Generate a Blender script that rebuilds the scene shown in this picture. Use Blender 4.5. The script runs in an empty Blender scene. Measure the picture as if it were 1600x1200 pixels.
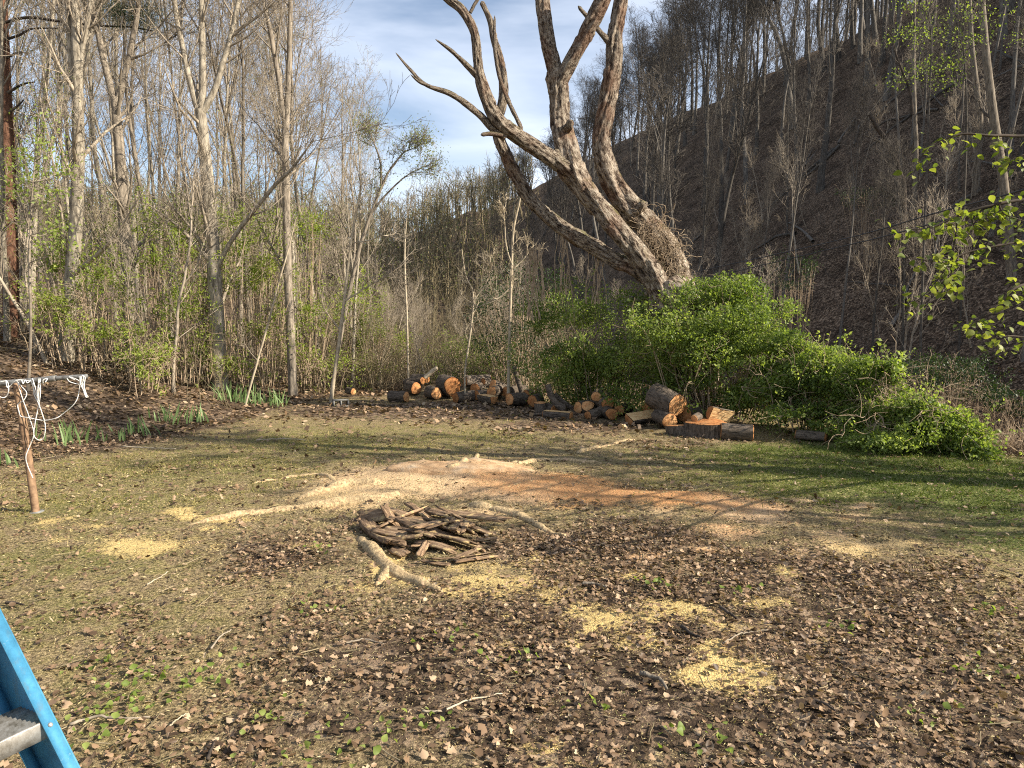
import bpy, math, random
import numpy as np
from math import radians, sin, cos, pi, atan2, tan

# ------------------------------------------------------------------ scene, camera, sky, sun
sc = bpy.context.scene
COL = sc.collection
FPX, CAM_H, PITCH = 1142.0, 2.2, radians(5.0)

cam_d = bpy.data.cameras.new('camera')
cam = bpy.data.objects.new('camera', cam_d)
COL.objects.link(cam)
cam.location = (0, 0, CAM_H)
cam.rotation_euler = (radians(90) - PITCH, 0, 0)
cam_d.sensor_width = 36.0
cam_d.lens = 36.0 * FPX / 1600.0
cam_d.clip_start = 0.05
cam_d.clip_end = 3000
sc.camera = cam

SUN_AZ = (0.955, -0.297)
SUN_EL = radians(32)
SUN_ROT = atan2(SUN_AZ[0], SUN_AZ[1])

world = bpy.data.worlds.new('World')
sc.world = world
world.use_nodes = True
wn, wl = world.node_tree.nodes, world.node_tree.links
wn.clear()
w_out = wn.new('ShaderNodeOutputWorld')
w_bg = wn.new('ShaderNodeBackground')
w_sky = wn.new('ShaderNodeTexSky')
w_sky.sky_type = 'NISHITA'
w_sky.sun_disc = False
w_sky.sun_elevation = SUN_EL
w_sky.sun_rotation = SUN_ROT
w_sky.altitude = 300
w_sky.air_density = 1.0
w_sky.dust_density = 0.6
w_bg.inputs['Strength'].default_value = 0.078
w_tc = wn.new('ShaderNodeTexCoord')
w_map = wn.new('ShaderNodeMapping')
w_map.inputs['Scale'].default_value = (1.0, 1.3, 4.2)
w_map.inputs['Rotation'].default_value = (0.10, 0.22, 0.3)
w_noise = wn.new('ShaderNodeTexNoise')
w_noise.inputs['Scale'].default_value = 1.9
w_noise.inputs['Detail'].default_value = 6
w_noise.inputs['Roughness'].default_value = 0.52
w_noise.inputs['Distortion'].default_value = 0.35
w_ramp = wn.new('ShaderNodeValToRGB')
w_ramp.color_ramp.elements[0].position = 0.40
w_ramp.color_ramp.elements[0].color = (0.08, 0.08, 0.08, 1)
w_ramp.color_ramp.elements[1].position = 0.68
w_ramp.color_ramp.elements[1].color = (0.8, 0.8, 0.8, 1)
w_mix = wn.new('ShaderNodeMix')
w_mix.data_type = 'RGBA'
w_mix.inputs[7].default_value = (7.4, 7.9, 8.9, 1)
wl.new(w_tc.outputs['Generated'], w_map.inputs['Vector'])
wl.new(w_map.outputs['Vector'], w_noise.inputs['Vector'])
wl.new(w_noise.outputs['Fac'], w_ramp.inputs['Fac'])
wl.new(w_ramp.outputs['Color'], w_mix.inputs['Factor'])
wl.new(w_sky.outputs['Color'], w_mix.inputs[6])
wl.new(w_mix.outputs[2], w_bg.inputs['Color'])
wl.new(w_bg.outputs['Background'], w_out.inputs['Surface'])

sun_d = bpy.data.lights.new('sun', 'SUN')
sun_d.energy = 5.0
sun_d.angle = radians(0.53)
sun_d.color = (1.0, 0.91, 0.76)
sun = bpy.data.objects.new('sun', sun_d)
COL.objects.link(sun)
sun.location = (30, -10, 30)
sun.rotation_euler = (pi / 2 - SUN_EL, 0, atan2(SUN_AZ[1], SUN_AZ[0]) + pi / 2)

sc.view_settings.view_transform = 'Standard'
sc.view_settings.look = 'None'
sc.view_settings.gamma = 1.0
sc.view_settings.exposure = 1.12
sc.view_settings.use_curve_mapping = False
sc.render.engine = 'CYCLES'
sc.cycles.max_bounces = 6
sc.cycles.diffuse_bounces = 3
sc.cycles.glossy_bounces = 2
sc.cycles.transmission_bounces = 3
sc.cycles.transparent_max_bounces = 4
sc.cycles.filter_width = 1.1
sc.cycles.use_denoising = False

# ------------------------------------------------------------------ helpers
def P(px, py, Y):
    """a point seen at pixel (px, py) of the photograph at distance Y"""
    dx = (px - 800.0) / FPX
    dy = (600.0 - py) / FPX
    d1 = cos(PITCH) + dy * sin(PITCH)
    d2 = -sin(PITCH) + dy * cos(PITCH)
    t = Y / d1
    return np.array((dx * t, Y, CAM_H + d2 * t))

def proj(p):
    p = np.asarray(p, float)
    x, y, z = p[..., 0], p[..., 1], p[..., 2] - CAM_H
    f = y * cos(PITCH) - z * sin(PITCH)
    u = y * sin(PITCH) + z * cos(PITCH)
    return 800 + FPX * x / f, 600 - FPX * u / f

def smooth(a, b, x):
    t = np.clip((np.asarray(x, float) - a) / (b - a), 0, 1)
    return t * t * (3 - 2 * t)

def _hash(ix, iy, seed):
    h = (ix.astype(np.int64) * 374761393 + iy.astype(np.int64) * 668265263 + seed * 1442695041) & 0xFFFFFFFF
    h = ((h ^ (h >> 13)) * 1274126177) & 0xFFFFFFFF
    return ((h ^ (h >> 16)) & 0xFFFFFF) / float(0xFFFFFF)

def vnoise(x, y, seed=0):
    x = np.asarray(x, float); y = np.asarray(y, float)
    ix = np.floor(x); iy = np.floor(y)
    fx = x - ix; fy = y - iy
    fx = fx * fx * (3 - 2 * fx); fy = fy * fy * (3 - 2 * fy)
    a = _hash(ix, iy, seed); b = _hash(ix + 1, iy, seed)
    c = _hash(ix, iy + 1, seed); d = _hash(ix + 1, iy + 1, seed)
    return (a * (1 - fx) + b * fx) * (1 - fy) + (c * (1 - fx) + d * fx) * fy

def fbm(x, y, seed=0, oct=4):
    s = 0; a = 0.5; t = 0
    for i in range(oct):
        s = s + a * vnoise(x * 2 ** i, y * 2 ** i, seed + i * 17); t += a; a *= 0.5
    return s / t

def norm(v):
    return v / np.maximum(np.linalg.norm(v, axis=-1, keepdims=True), 1e-9)

# --- terrain
EDGE_Y = np.array([-20, 0, 8, 11.4, 13.2, 19.3, 24, 32, 60, 400])
EDGE_X = np.array([-12, -10.5, -9.2, -8.1, -7.0, -6.1, -6.0, -7.5, -12, -80])
RE_Y = np.array([-20, 0, 9, 12, 16, 22, 30, 60, 400])
RE_X = np.array([17, 14, 9.8, 8.2, 7.2, 5.5, 4.0, 0, -30])
HN = np.array((0.96, 0.27)); HV = np.array((-0.27, 0.96))
MOUNDS = []   # x, y, rx, ry, h

def terr(x, y):
    x = np.asarray(x, float); y = np.asarray(y, float)
    z = 0.05 * (fbm(x * 0.45, y * 0.45, 3, 3) - 0.5) + (0.035 * (vnoise(x * 3, y * 3, 9) - 0.5) + 0.014 * (vnoise(x * 9, y * 9, 10) - 0.5)) * (1 - smooth(15, 40, y))
    d = np.interp(y, EDGE_Y, EDGE_X) - x
    dd = np.maximum(d, 0)
    bank = 8.0 * (1 - np.exp(-np.maximum(dd - 0.4 * (1 - np.exp(-dd)), 0) * 0.27 / 8.0))
    z = z + bank + smooth(0, 6, d) * 0.5 * (fbm(x * 0.3, y * 0.3, 5, 3) - 0.5)
    s = x - np.interp(y, RE_Y, RE_X)
    z = z - 2.2 * smooth(-0.6, 4.5, s) * smooth(-4, 7, y)
    u = (x - 12) * HN[0] + (y - 16) * HN[1]
    v = (x - 12) * HV[0] + (y - 16) * HV[1]
    u = u + 2.2 * (fbm(v * 0.05, u * 0.02, 21, 2) - 0.5) * smooth(0, 8, u)
    hc = 36.5
    uu = np.maximum(u - 2, 0)
    hill = 0.90 * uu
    hill = np.where(hill < hc * 0.8, hill, hc * 0.8 + hc * 0.2 * np.tanh((hill - hc * 0.8) / (hc * 0.2)))
    taper = smooth(-20, -3, v) * (1 - 0.35 * smooth(60, 220, v))
    z = z + hill * taper * (1 - smooth(60, 130, u) * 0.6)
    z = z + smooth(3, 10, u) * 1.9 * (fbm(x * 0.16, y * 0.16, 31, 5) - 0.5)
    ridge = smooth(60, 190, y) * (19 + 5 * fbm(x * 0.012, y * 0.01, 41, 2)) * (1 - 0.45 * smooth(-20, -110, x)) * (1 - smooth(10, 70, x) * 0.3)
    z = np.maximum(z, 0) * 1.0 + np.minimum(z, 0) + ridge * np.exp(-np.maximum(u, 0) * 0.02)
    for (mx, my, rx, ry, h) in MOUNDS:
        q = ((x - mx) / rx) ** 2 + ((y - my) / ry) ** 2
        z = z + h * np.exp(-q * 1.4) * (0.75 + 0.5 * fbm(x * 2.2, y * 2.2, 51, 3))
    return z

def tz(x, y):
    return float(terr(np.array([x]), np.array([y]))[0])

def G(px, py):
    """ground point seen at the pixel"""
    lo, hi = 1.0, 300.0
    ys = np.geomspace(1.5, 250, 900)
    dx = (px - 800.0) / FPX; dy = (600.0 - py) / FPX
    d1 = cos(PITCH) + dy * sin(PITCH); d2 = -sin(PITCH) + dy * cos(PITCH)
    xs = dx / d1 * ys; zs = CAM_H + d2 / d1 * ys
    h = zs - terr(xs, ys)
    k = np.where(h < 0)[0]
    i = k[0] if len(k) else len(ys) - 1
    if i > 0 and len(k):
        a = h[i - 1] / (h[i - 1] - h[i]); Y = ys[i - 1] * (1 - a) + ys[i] * a
    else:
        Y = ys[i]
    return np.array((dx / d1 * Y, Y, float(terr(np.array([dx / d1 * Y]), np.array([Y]))[0])))

def flat(px, py):
    dy = (600.0 - py) / FPX
    d1 = cos(PITCH) + dy * sin(PITCH); d2 = -sin(PITCH) + dy * cos(PITCH)
    Y = -CAM_H / d2 * d1
    return (px - 800.0) / FPX / d1 * Y, Y

def blob(px, py, rxp, ryp):
    x, y = flat(px, py)
    _, y1 = flat(px, py + ryp); _, y0 = flat(px, py - ryp)
    return x, y, rxp * y / FPX, abs(y0 - y1) / 2

for a in [(640, 752, 130, 26, 0.09), (700, 742, 110, 16, 0.09), (760, 738, 80, 14, 0.07), (560, 775, 90, 20, 0.06),
          (850, 765, 110, 20, 0.07), (1040, 780, 120, 16, 0.05), (675, 845, 110, 30, 0.05), (910, 752, 60, 10, 0.05)]:
    MOUNDS.append(blob(*a[:4]) + (a[4],))
MOUNDS += [(-1.9, 21.2, 1.9, .7, .38), (-.3, 20.4, 1.2, .6, .30), (2.0, 17.3, .9, .5, .16), (3.5, 16.3, .8, .5, .25)]

# --- mesh building
def mesh(name, verts, faces, smooth_shade=True, attrs=None):
    """verts (n,3); faces list of (k,m) int arrays"""
    me = bpy.data.meshes.new(name)
    verts = np.ascontiguousarray(verts, np.float32)
    if not isinstance(faces, list):
        faces = [faces]
    faces = [np.asarray(f, np.int32) for f in faces if len(f)]
    me.vertices.add(len(verts))
    me.vertices.foreach_set('co', verts.ravel())
    nl = sum(f.size for f in faces); nf = sum(len(f) for f in faces)
    me.loops.add(nl); me.polygons.add(nf)
    me.loops.foreach_set('vertex_index', np.concatenate([f.ravel() for f in faces]))
    tot = np.concatenate([np.full(len(f), f.shape[1], np.int32) for f in faces])
    st = np.concatenate(([0], np.cumsum(tot)[:-1])).astype(np.int32)
    me.polygons.foreach_set('loop_start', st)
    me.polygons.foreach_set('loop_total', tot)
    if smooth_shade:
        me.polygons.foreach_set('use_smooth', np.ones(nf, bool))
    me.update(calc_edges=True)
    if attrs:
        for k, v in attrs.items():
            at = me.attributes.new(k, 'FLOAT', 'POINT')
            at.data.foreach_set('value', np.ascontiguousarray(v, np.float32))
    return me

def obj(name, me, mat=None, parent=None, loc=None, rot=None):
    o = bpy.data.objects.new(name, me)
    COL.objects.link(o)
    if mat is not None and len(me.materials) == 0:
        me.materials.append(mat)
    if parent is not None:
        o.parent = parent
    if loc is not None:
        o.location = loc
    if rot is not None:
        o.rotation_euler = rot
    return o

def empty(name, loc=(0, 0, 0), rot=(0, 0, 0), scale=None):
    o = bpy.data.objects.new(name, None)
    COL.objects.link(o)
    o.location = loc
    o.rotation_euler = rot
    if scale is not None:
        o.scale = scale
    return o

def tag(o, label=None, cat=None, group=None, kind=None):
    if label: o['label'] = label
    if cat: o['category'] = cat
    if group: o['group'] = group
    if kind: o['kind'] = kind
    return o

class Geo:
    """collects batches of geometry for one mesh"""
    def __init__(self):
        self.v, self.f, self.a, self.n = [], {}, [], 0
    def add(self, v, f, rnd=0.5):
        v = np.asarray(v, float).reshape(-1, 3)
        f = np.asarray(f)
        self.v.append(v)
        self.f.setdefault(f.shape[1], []).append(f + self.n)
        self.a.append(np.broadcast_to(np.asarray(rnd, float), (len(v),)))
        self.n += len(v)
    def tubes(self, pts, rad, sides, rnd=None, cap=False):
        B, N, _ = pts.shape
        tan_ = np.empty_like(pts)
        tan_[:, 1:-1] = pts[:, 2:] - pts[:, :-2]
        tan_[:, 0] = pts[:, 1] - pts[:, 0]
        tan_[:, -1] = pts[:, -1] - pts[:, -2]
        tan_ = norm(tan_)
        mt = np.abs(tan_.mean(1))
        ref = np.eye(3)[np.argmin(mt, axis=1)][:, None, :]
        u = norm(np.cross(tan_, ref)); w = np.cross(tan_, u)
        ang = np.arange(sides) * 2 * pi / sides
        ring = u[:, :, None, :] * np.cos(ang)[None, None, :, None] + w[:, :, None, :] * np.sin(ang)[None, None, :, None]
        v = pts[:, :, None, :] + ring * rad[:, :, None, None]
        idx = np.arange(B * N * sides).reshape(B, N, sides)
        a = idx[:, :-1]; b = idx[:, 1:]
        q = np.stack([a, np.roll(a, -1, 2), np.roll(b, -1, 2), b], -1).reshape(-1, 4)
        if rnd is None:
            rr = 0.5
        else:
            rr = np.repeat(np.asarray(rnd), N * sides)
        self.add(v, q, rr)
        if cap:
            for e in (0, N - 1):
                base = self.n - B * N * sides
                f = idx[:, e] if e else idx[:, e, ::-1]
                self.f.setdefault(sides, []).append(f + base)
        return self
    def leaves(self, pos, d, nrm, L, W, tmpl, rnd):
        tv, tf = tmpl
        d = norm(d); s = norm(np.cross(d, nrm)); n = np.cross(s, d)
        v = (pos[:, None, :] + d[:, None, :] * (tv[None, :, 0:1] * L[:, None, None]) + s[:, None, :] * (tv[None, :, 1:2] * W[:, None, None])
             + n[:, None, :] * (tv[None, :, 2:3] * L[:, None, None]))
        k = len(tv)
        for f in tf:
            f = np.asarray(f)
        tf = np.asarray(tf)
        ff = (tf[None] + (np.arange(len(pos)) * k)[:, None, None]).reshape(-1, tf.shape[1])
        self.add(v, ff, np.repeat(rnd, k))
        return self
    def build(self, name, mat, parent=None, smooth_shade=True, attr=True):
        fs = [np.concatenate(x) for x in self.f.values()]
        me = mesh(name, np.concatenate(self.v), fs, smooth_shade, {'rnd': np.concatenate(self.a)} if attr else None)
        return obj(name, me, mat, parent)

QUAD_LEAF = (np.array([(0, 0, 0), (0.45, 0.5, 0.06), (1, 0, -0.05), (0.45, -0.5, 0.06)]), [(0, 1, 2, 3)])
TRI_BLADE = (np.array([(0, -0.5, 0), (0, 0.5, 0), (1, 0, 0.0)]), [(0, 1, 2)])

def catmull(pts, n):
    pts = np.asarray(pts, float)
    p = np.vstack([2 * pts[0] - pts[1], pts, 2 * pts[-1] - pts[-2]])
    m = len(pts) - 1
    t = np.linspace(0, m, n)
    i = np.minimum(t.astype(int), m - 1); f = (t - i)[:, None]
    p0, p1, p2, p3 = p[i], p[i + 1], p[i + 2], p[i + 3]
    return 0.5 * (2 * p1 + (p2 - p0) * f + (2 * p0 - 5 * p1 + 4 * p2 - p3) * f ** 2 + (3 * p1 - p0 - 3 * p2 + p3) * f ** 3)

def grow(rng, pts, rad, k, t0, t1, l0, l1, a0, a1, N, rr, up, wob, rmin, taperlen=0.5, power=1.0):
    B, n, _ = pts.shape
    idx = np.repeat(np.arange(B), k)
    m = B * k
    t = t0 + (t1 - t0) * rng.random(m) ** power
    f = t * (n - 1); i = np.minimum(f.astype(int), n - 2); w = (f - i)[:, None]
    base = pts[idx, i] * (1 - w) + pts[idx, i + 1] * w
    tg = norm(pts[idx, i + 1] - pts[idx, i])
    r = (rad[idx, i] * (1 - w[:, 0]) + rad[idx, i + 1] * w[:, 0])
    perp = norm(np.cross(tg, rng.normal(size=(m, 3))))
    a = rng.uniform(a0, a1, m)[:, None]
    d = tg * np.cos(a) + perp * np.sin(a)
    L = rng.uniform(l0, l1, m) * (1 - taperlen * t)
    out = np.empty((m, N, 3)); out[:, 0] = base
    st = (L / (N - 1))[:, None]
    for j in range(1, N):
        d = norm(d + rng.normal(size=(m, 3)) * wob + np.array((0, 0, up)))
        out[:, j] = out[:, j - 1] + d * st
    r0 = np.maximum(r * rr * rng.uniform(0.7, 1.0, m), rmin * 1.3)
    rd = r0[:, None] * (1 - np.linspace(0, 1, N)[None] * 0.85)
    rd = np.maximum(rd, rmin)
    return out, rd

# ------------------------------------------------------------------ materials
def new_mat(name):
    m = bpy.data.materials.new(name)
    m.use_nodes = True
    nt = m.node_tree
    for n in list(nt.nodes):
        if n.type != 'OUTPUT_MATERIAL':
            nt.nodes.remove(n)
    return m, nt, nt.nodes['Material Output']

class NT:
    def __init__(self, nt):
        self.nt = nt
    def n(self, t, **kw):
        nd = self.nt.nodes.new(t)
        for k, v in kw.items():
            setattr(nd, k, v)
        return nd
    def l(self, a, b):
        self.nt.links.new(a, b)
    def noise(self, vec, scale, detail=4, rough=0.55, dist=0.0):
        nd = self.n('ShaderNodeTexNoise')
        nd.inputs['Scale'].default_value = scale
        nd.inputs['Detail'].default_value = detail
        nd.inputs['Roughness'].default_value = rough
        nd.inputs['Distortion'].default_value = dist
        if vec is not None: self.l(vec, nd.inputs['Vector'])
        return nd.outputs['Fac']
    def ramp(self, fac, stops, interp='LINEAR'):
        nd = self.n('ShaderNodeValToRGB')
        cr = nd.color_ramp; cr.interpolation = interp
        while len(cr.elements) < len(stops): cr.elements.new(0.5)
        for e, (p, c) in zip(cr.elements, stops):
            e.position = p; e.color = (c[0], c[1], c[2], 1) if hasattr(c, '__len__') else (c, c, c, 1)
        self.l(fac, nd.inputs['Fac'])
        return nd.outputs['Color']
    def mix(self, fac, a, b, blend='MIX'):
        nd = self.n('ShaderNodeMix', data_type='RGBA', blend_type=blend)
        for s, i in ((fac, 0), (a, 6), (b, 7)):
            if hasattr(s, 'is_linked'): self.l(s, nd.inputs[i])
            elif isinstance(s, (int, float)): nd.inputs[i].default_value = s
            else: nd.inputs[i].default_value = (*s, 1)
        return nd.outputs[2]
    def math(self, op, a, b=None, c=None, clamp=False):
        nd = self.n('ShaderNodeMath', operation=op, use_clamp=clamp)
        for s, i in ((a, 0), (b, 1), (c, 2)):
            if s is None: continue
            if hasattr(s, 'is_linked'): self.l(s, nd.inputs[i])
            else: nd.inputs[i].default_value = s
        return nd.outputs[0]
    def attr(self, name):
        nd = self.n('ShaderNodeAttribute'); nd.attribute_name = name
        return nd.outputs['Fac']
    def coord(self, which='Object', scale=None):
        tc = self.n('ShaderNodeTexCoord').outputs[which]
        if scale is None: return tc
        mp = self.n('ShaderNodeMapping'); mp.inputs['Scale'].default_value = scale
        self.l(tc, mp.inputs['Vector'])
        return mp.outputs['Vector']
    def bump(self, h, strength=0.5, dist=0.02):
        b = self.n('ShaderNodeBump'); b.inputs['Strength'].default_value = strength
        b.inputs['Distance'].default_value = dist
        self.l(h, b.inputs['Height'])
        return b.outputs['Normal']
    def diffuse(self, col, out, normal=None, rough=0.9, spec=0.15):
        b = self.n('ShaderNodeBsdfPrincipled')
        b.inputs['Roughness'].default_value = rough
        b.inputs['Specular IOR Level'].default_value = spec
        if hasattr(col, 'is_linked'): self.l(col, b.inputs['Base Color'])
        else: b.inputs['Base Color'].default_value = (*col, 1)
        if normal is not None: self.l(normal, b.inputs['Normal'])
        self.l(b.outputs[0], out.inputs['Surface'])
        return b

def bark_mat(name, dark, light, scale=(6, 6, 1.2), bump=0.6, vary=0.3, tint=None, fine=False):
    m, nt, out = new_mat(name); t = NT(nt)
    v = t.coord('Object', scale)
    n1 = t.noise(v, 2.2, 5 if fine else 3, 0.65, 0.4)
    col = t.ramp(n1, [(0.3, dark), (0.62, light)])
    rn = t.n('ShaderNodeObjectInfo').outputs['Random']
    col = t.mix(1.0, col, t.ramp(rn, [(0, 1 - vary), (1, 1 + vary * 0.0)]), 'MULTIPLY')
    if tint:
        n2 = t.noise(t.coord('Object'), tint[1], 3)
        col = t.mix(t.ramp(n2, [(tint[2], 0), (tint[2] + 0.15, 1)]), col, tint[0])
    t.diffuse(col, out, t.bump(n1, bump, 0.03) if bump else None)
    return m

def leaf_mat(name, stops, trans=0.4, spec=0.3):
    m, nt, out = new_mat(name); t = NT(nt)
    col = t.ramp(t.attr('rnd'), stops)
    b = t.n('ShaderNodeBsdfPrincipled'); b.inputs['Roughness'].default_value = 0.5
    b.inputs['Specular IOR Level'].default_value = spec
    t.l(col, b.inputs['Base Color'])
    tr = t.n('ShaderNodeBsdfTranslucent')
    t.l(t.mix(1.0, col, (1.3, 1.35, 0.55), 'MULTIPLY'), tr.inputs['Color'])
    mx = t.n('ShaderNodeMixShader'); mx.inputs[0].default_value = trans
    t.l(b.outputs[0], mx.inputs[1]); t.l(tr.outputs[0], mx.inputs[2])
    t.l(mx.outputs[0], out.inputs['Surface'])
    return m

M = {}
M['bark_pale'] = bark_mat('bark_pale', (0.14, 0.115, 0.085), (0.46, 0.40, 0.31), (7, 7, 2), vary=0.35)
M['bark_grey'] = bark_mat('bark_grey', (0.11, 0.09, 0.07), (0.34, 0.285, 0.22), (7, 7, 1.4), vary=0.4)
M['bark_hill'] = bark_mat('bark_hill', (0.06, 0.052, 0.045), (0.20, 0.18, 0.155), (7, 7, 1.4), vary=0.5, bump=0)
M['bark_pine'] = bark_mat('bark_pine', (0.09, 0.045, 0.03), (0.26, 0.135, 0.085), (9, 9, 3))
M['twig'] = bark_mat('twig', (0.20, 0.165, 0.125), (0.42, 0.35, 0.265), (3, 3, 3), bump=0, vary=0.35)
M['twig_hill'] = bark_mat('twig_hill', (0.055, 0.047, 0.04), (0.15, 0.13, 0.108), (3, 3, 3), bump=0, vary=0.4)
M['twig_pale'] = bark_mat('twig_pale', (0.26, 0.21, 0.15), (0.5, 0.42, 0.3), (3, 3, 3), bump=0, vary=0.2)
M['twig_dark'] = bark_mat('twig_dark', (0.03, 0.025, 0.02), (0.09, 0.07, 0.055), (3, 3, 3), bump=0, vary=0.2)
M['dead_bark'] = None
M['log_bark'] = bark_mat('log_bark', (0.022, 0.017, 0.013), (0.19, 0.15, 0.115), (3.5, 12, 12), bump=1.0, vary=0.25, fine=True)
M['root'] = bark_mat('root', (0.17, 0.115, 0.065), (0.58, 0.43, 0.24), (14, 14, 14), bump=0.8, vary=0.1, fine=True)
M['vine'] = bark_mat('vine', (0.22, 0.16, 0.105), (0.42, 0.32, 0.22), (4, 4, 4), bump=0, vary=0.2)
M['leaf_bush'] = leaf_mat('leaf_bush', [(0, (0.065, 0.10, 0.026)), (0.4, (0.165, 0.225, 0.055)), (0.75, (0.29, 0.35, 0.095)), (1, (0.41, 0.45, 0.18))], 0.52)
M['leaf_bright'] = leaf_mat('leaf_bright', [(0, (0.10, 0.15, 0.03)), (0.5, (0.20, 0.265, 0.055)), (1, (0.33, 0.38, 0.11))], 0.5)
M['leaf_fresh'] = leaf_mat('leaf_fresh', [(0, (0.13, 0.18, 0.03)), (0.5, (0.25, 0.31, 0.055)), (1, (0.40, 0.45, 0.12))], 0.5)
M['leaf_near'] = leaf_mat('leaf_near', [(0, (0.07, 0.11, 0.022)), (0.6, (0.17, 0.21, 0.042)), (1, (0.31, 0.33, 0.08))], 0.5)
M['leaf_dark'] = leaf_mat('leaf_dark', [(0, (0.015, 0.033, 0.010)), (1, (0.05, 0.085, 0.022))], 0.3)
M['leaf_pale'] = leaf_mat('leaf_pale', [(0, (0.12, 0.15, 0.05)), (1, (0.28, 0.30, 0.11))], 0.45)
M['needles'] = leaf_mat('needles', [(0, (0.02, 0.04, 0.015)), (1, (0.06, 0.10, 0.04))], 0.2)
M['iris'] = leaf_mat('iris', [(0, (0.09, 0.15, 0.045)), (1, (0.26, 0.36, 0.15))], 0.4)
M['grass'] = leaf_mat('grass', [(0, (0.06, 0.085, 0.018)), (0.35, (0.13, 0.155, 0.035)), (0.7, (0.25, 0.225, 0.075)), (1, (0.42, 0.33, 0.16))], 0.35, 0.1)
M['litter'] = leaf_mat('litter', [(0, (0.038, 0.024, 0.014)), (0.3, (0.12, 0.076, 0.044)), (0.65, (0.265, 0.172, 0.102)), (0.9, (0.37, 0.26, 0.165)), (1, (0.46, 0.35, 0.23))], 0.12, 0.25)
M['chips'] = leaf_mat('chips', [(0, (0.36, 0.24, 0.10)), (0.5, (0.62, 0.46, 0.20)), (1, (0.78, 0.63, 0.32))], 0.1, 0.1)
M['brush'] = leaf_mat('brush', [(0, (0.10, 0.085, 0.05)), (0.5, (0.22, 0.18, 0.11)), (1, (0.36, 0.29, 0.18))], 0.1, 0.05)

M['straw'] = leaf_mat('straw', [(0, (0.07, 0.05, 0.03)), (0.45, (0.24, 0.18, 0.095)), (0.8, (0.42, 0.34, 0.17)), (1, (0.58, 0.49, 0.28))], 0.1, 0.1)
def face_mat():
    m, nt, out = new_mat('cut_wood'); t = NT(nt)
    v = t.coord('Object')
    ln = t.n('ShaderNodeVectorMath', operation='LENGTH')
    mp = t.n('ShaderNodeMapping'); mp.inputs['Scale'].default_value = (0.001, 1, 1)
    t.l(v, mp.inputs['Vector']); t.l(mp.outputs['Vector'], ln.inputs[0])
    r = ln.outputs['Value']
    nz = t.noise(v, 9, 4)
    rr = t.math('ADD', t.math('MULTIPLY', r, 60), t.math('MULTIPLY', nz, 5))
    rings = t.math('SINE', rr)
    col = t.ramp(t.math('MULTIPLY_ADD', rings, 0.5, 0.5), [(0, (0.50, 0.22, 0.085)), (1, (0.64, 0.32, 0.13))])
    col = t.mix(t.ramp(t.noise(v, 5, 3), [(0.4, 0), (0.7, 0.6)]), col, (0.70, 0.42, 0.20))
    rn = t.n('ShaderNodeObjectInfo').outputs['Random']
    col = t.mix(1.0, col, t.ramp(rn, [(0, (0.5, 0.42, 0.36)), (0.5, (0.85, 0.78, 0.72)), (1, (1.05, 1.08, 1.1))]), 'MULTIPLY')
    sxy = t.n('ShaderNodeSeparateXYZ'); t.l(v, sxy.inputs[0])
    an = t.math('ARCTAN2', sxy.outputs[1], sxy.outputs[2])
    cw = t.n('ShaderNodeCombineXYZ'); t.l(t.math('MULTIPLY', an, 1.6), cw.inputs[0]); t.l(t.math('MULTIPLY', r, 1.5), cw.inputs[1]); t.l(rn, cw.inputs[2])
    crk = t.ramp(t.noise(cw.outputs[0], 4.0, 3, 0.6), [(0.60, 0), (0.64, 0.85)])
    col = t.mix(crk, col, (0.16, 0.075, 0.035))
    sw = t.noise(t.coord('Object', (1, 40, 4)), 3, 3)
    col = t.mix(1.0, col, t.ramp(sw, [(0.35, 0.78), (0.6, 1.05)]), 'MULTIPLY')
    t.diffuse(col, out, t.bump(t.math('ADD', t.noise(v, 40, 3), t.math('MULTIPLY', sw, .8)), 0.6, 0.015), 0.85)
    return m
M['cut'] = face_mat()

def split_mat():
    m, nt, out = new_mat('split_wood'); t = NT(nt)
    n1 = t.noise(t.coord('Object', (2, 14, 14)), 3, 4, 0.6)
    col = t.ramp(n1, [(0.3, (0.46, 0.24, 0.10)), (0.7, (0.76, 0.55, 0.28))])
    t.diffuse(col, out, t.bump(n1, 0.8, 0.02), 0.85)
    return m
M['split'] = split_mat()

def dead_mat():
    m, nt, out = new_mat('dead_bark'); t = NT(nt)
    a = t.attr('along'); c = t.attr('cs'); s = t.attr('sn')
    cb = t.n('ShaderNodeCombineXYZ')
    t.l(t.math('MULTIPLY', a, 1.3), cb.inputs[0]); t.l(t.math('MULTIPLY', c, 1.0), cb.inputs[1]); t.l(t.math('MULTIPLY', s, 1.0), cb.inputs[2])
    n1 = t.noise(cb.outputs[0], 3.2, 6, 0.65, 0.3)
    n2 = t.noise(cb.outputs[0], 11, 5, 0.7, 0.2)
    n3 = t.noise(t.coord('Object'), 1.3, 3, 0.5)
    hgt = t.math('ADD', t.math('MULTIPLY', n1, 0.6), t.math('MULTIPLY', n2, 0.4))
    col = t.ramp(hgt, [(0.40, (0.018, 0.013, 0.010)), (0.46, (0.12, 0.085, 0.063)), (0.52, (0.31, 0.25, 0.19)), (0.62, (0.54, 0.46, 0.365))])
    col = t.mix(t.ramp(n3, [(0.53, 0), (0.64, 0.6)]), col, t.ramp(hgt, [(0.4, (0.05, 0.022, 0.013)), (0.6, (0.27, 0.13, 0.075))]))
    geo = t.n('ShaderNodeNewGeometry')
    sx = t.n('ShaderNodeSeparateXYZ'); t.l(geo.outputs['Normal'], sx.inputs[0])
    ms = t.math('MULTIPLY', t.ramp(sx.outputs['Z'], [(0.25, 0), (0.75, 1)]), t.ramp(t.noise(t.coord('Object'), 2.6, 4), [(0.5, 0), (0.62, 0.75)]))
    col = t.mix(ms, col, (0.13, 0.135, 0.045))
    t.diffuse(col, out, t.bump(hgt, 1.0, 0.16), 0.9)
    return m
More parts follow.
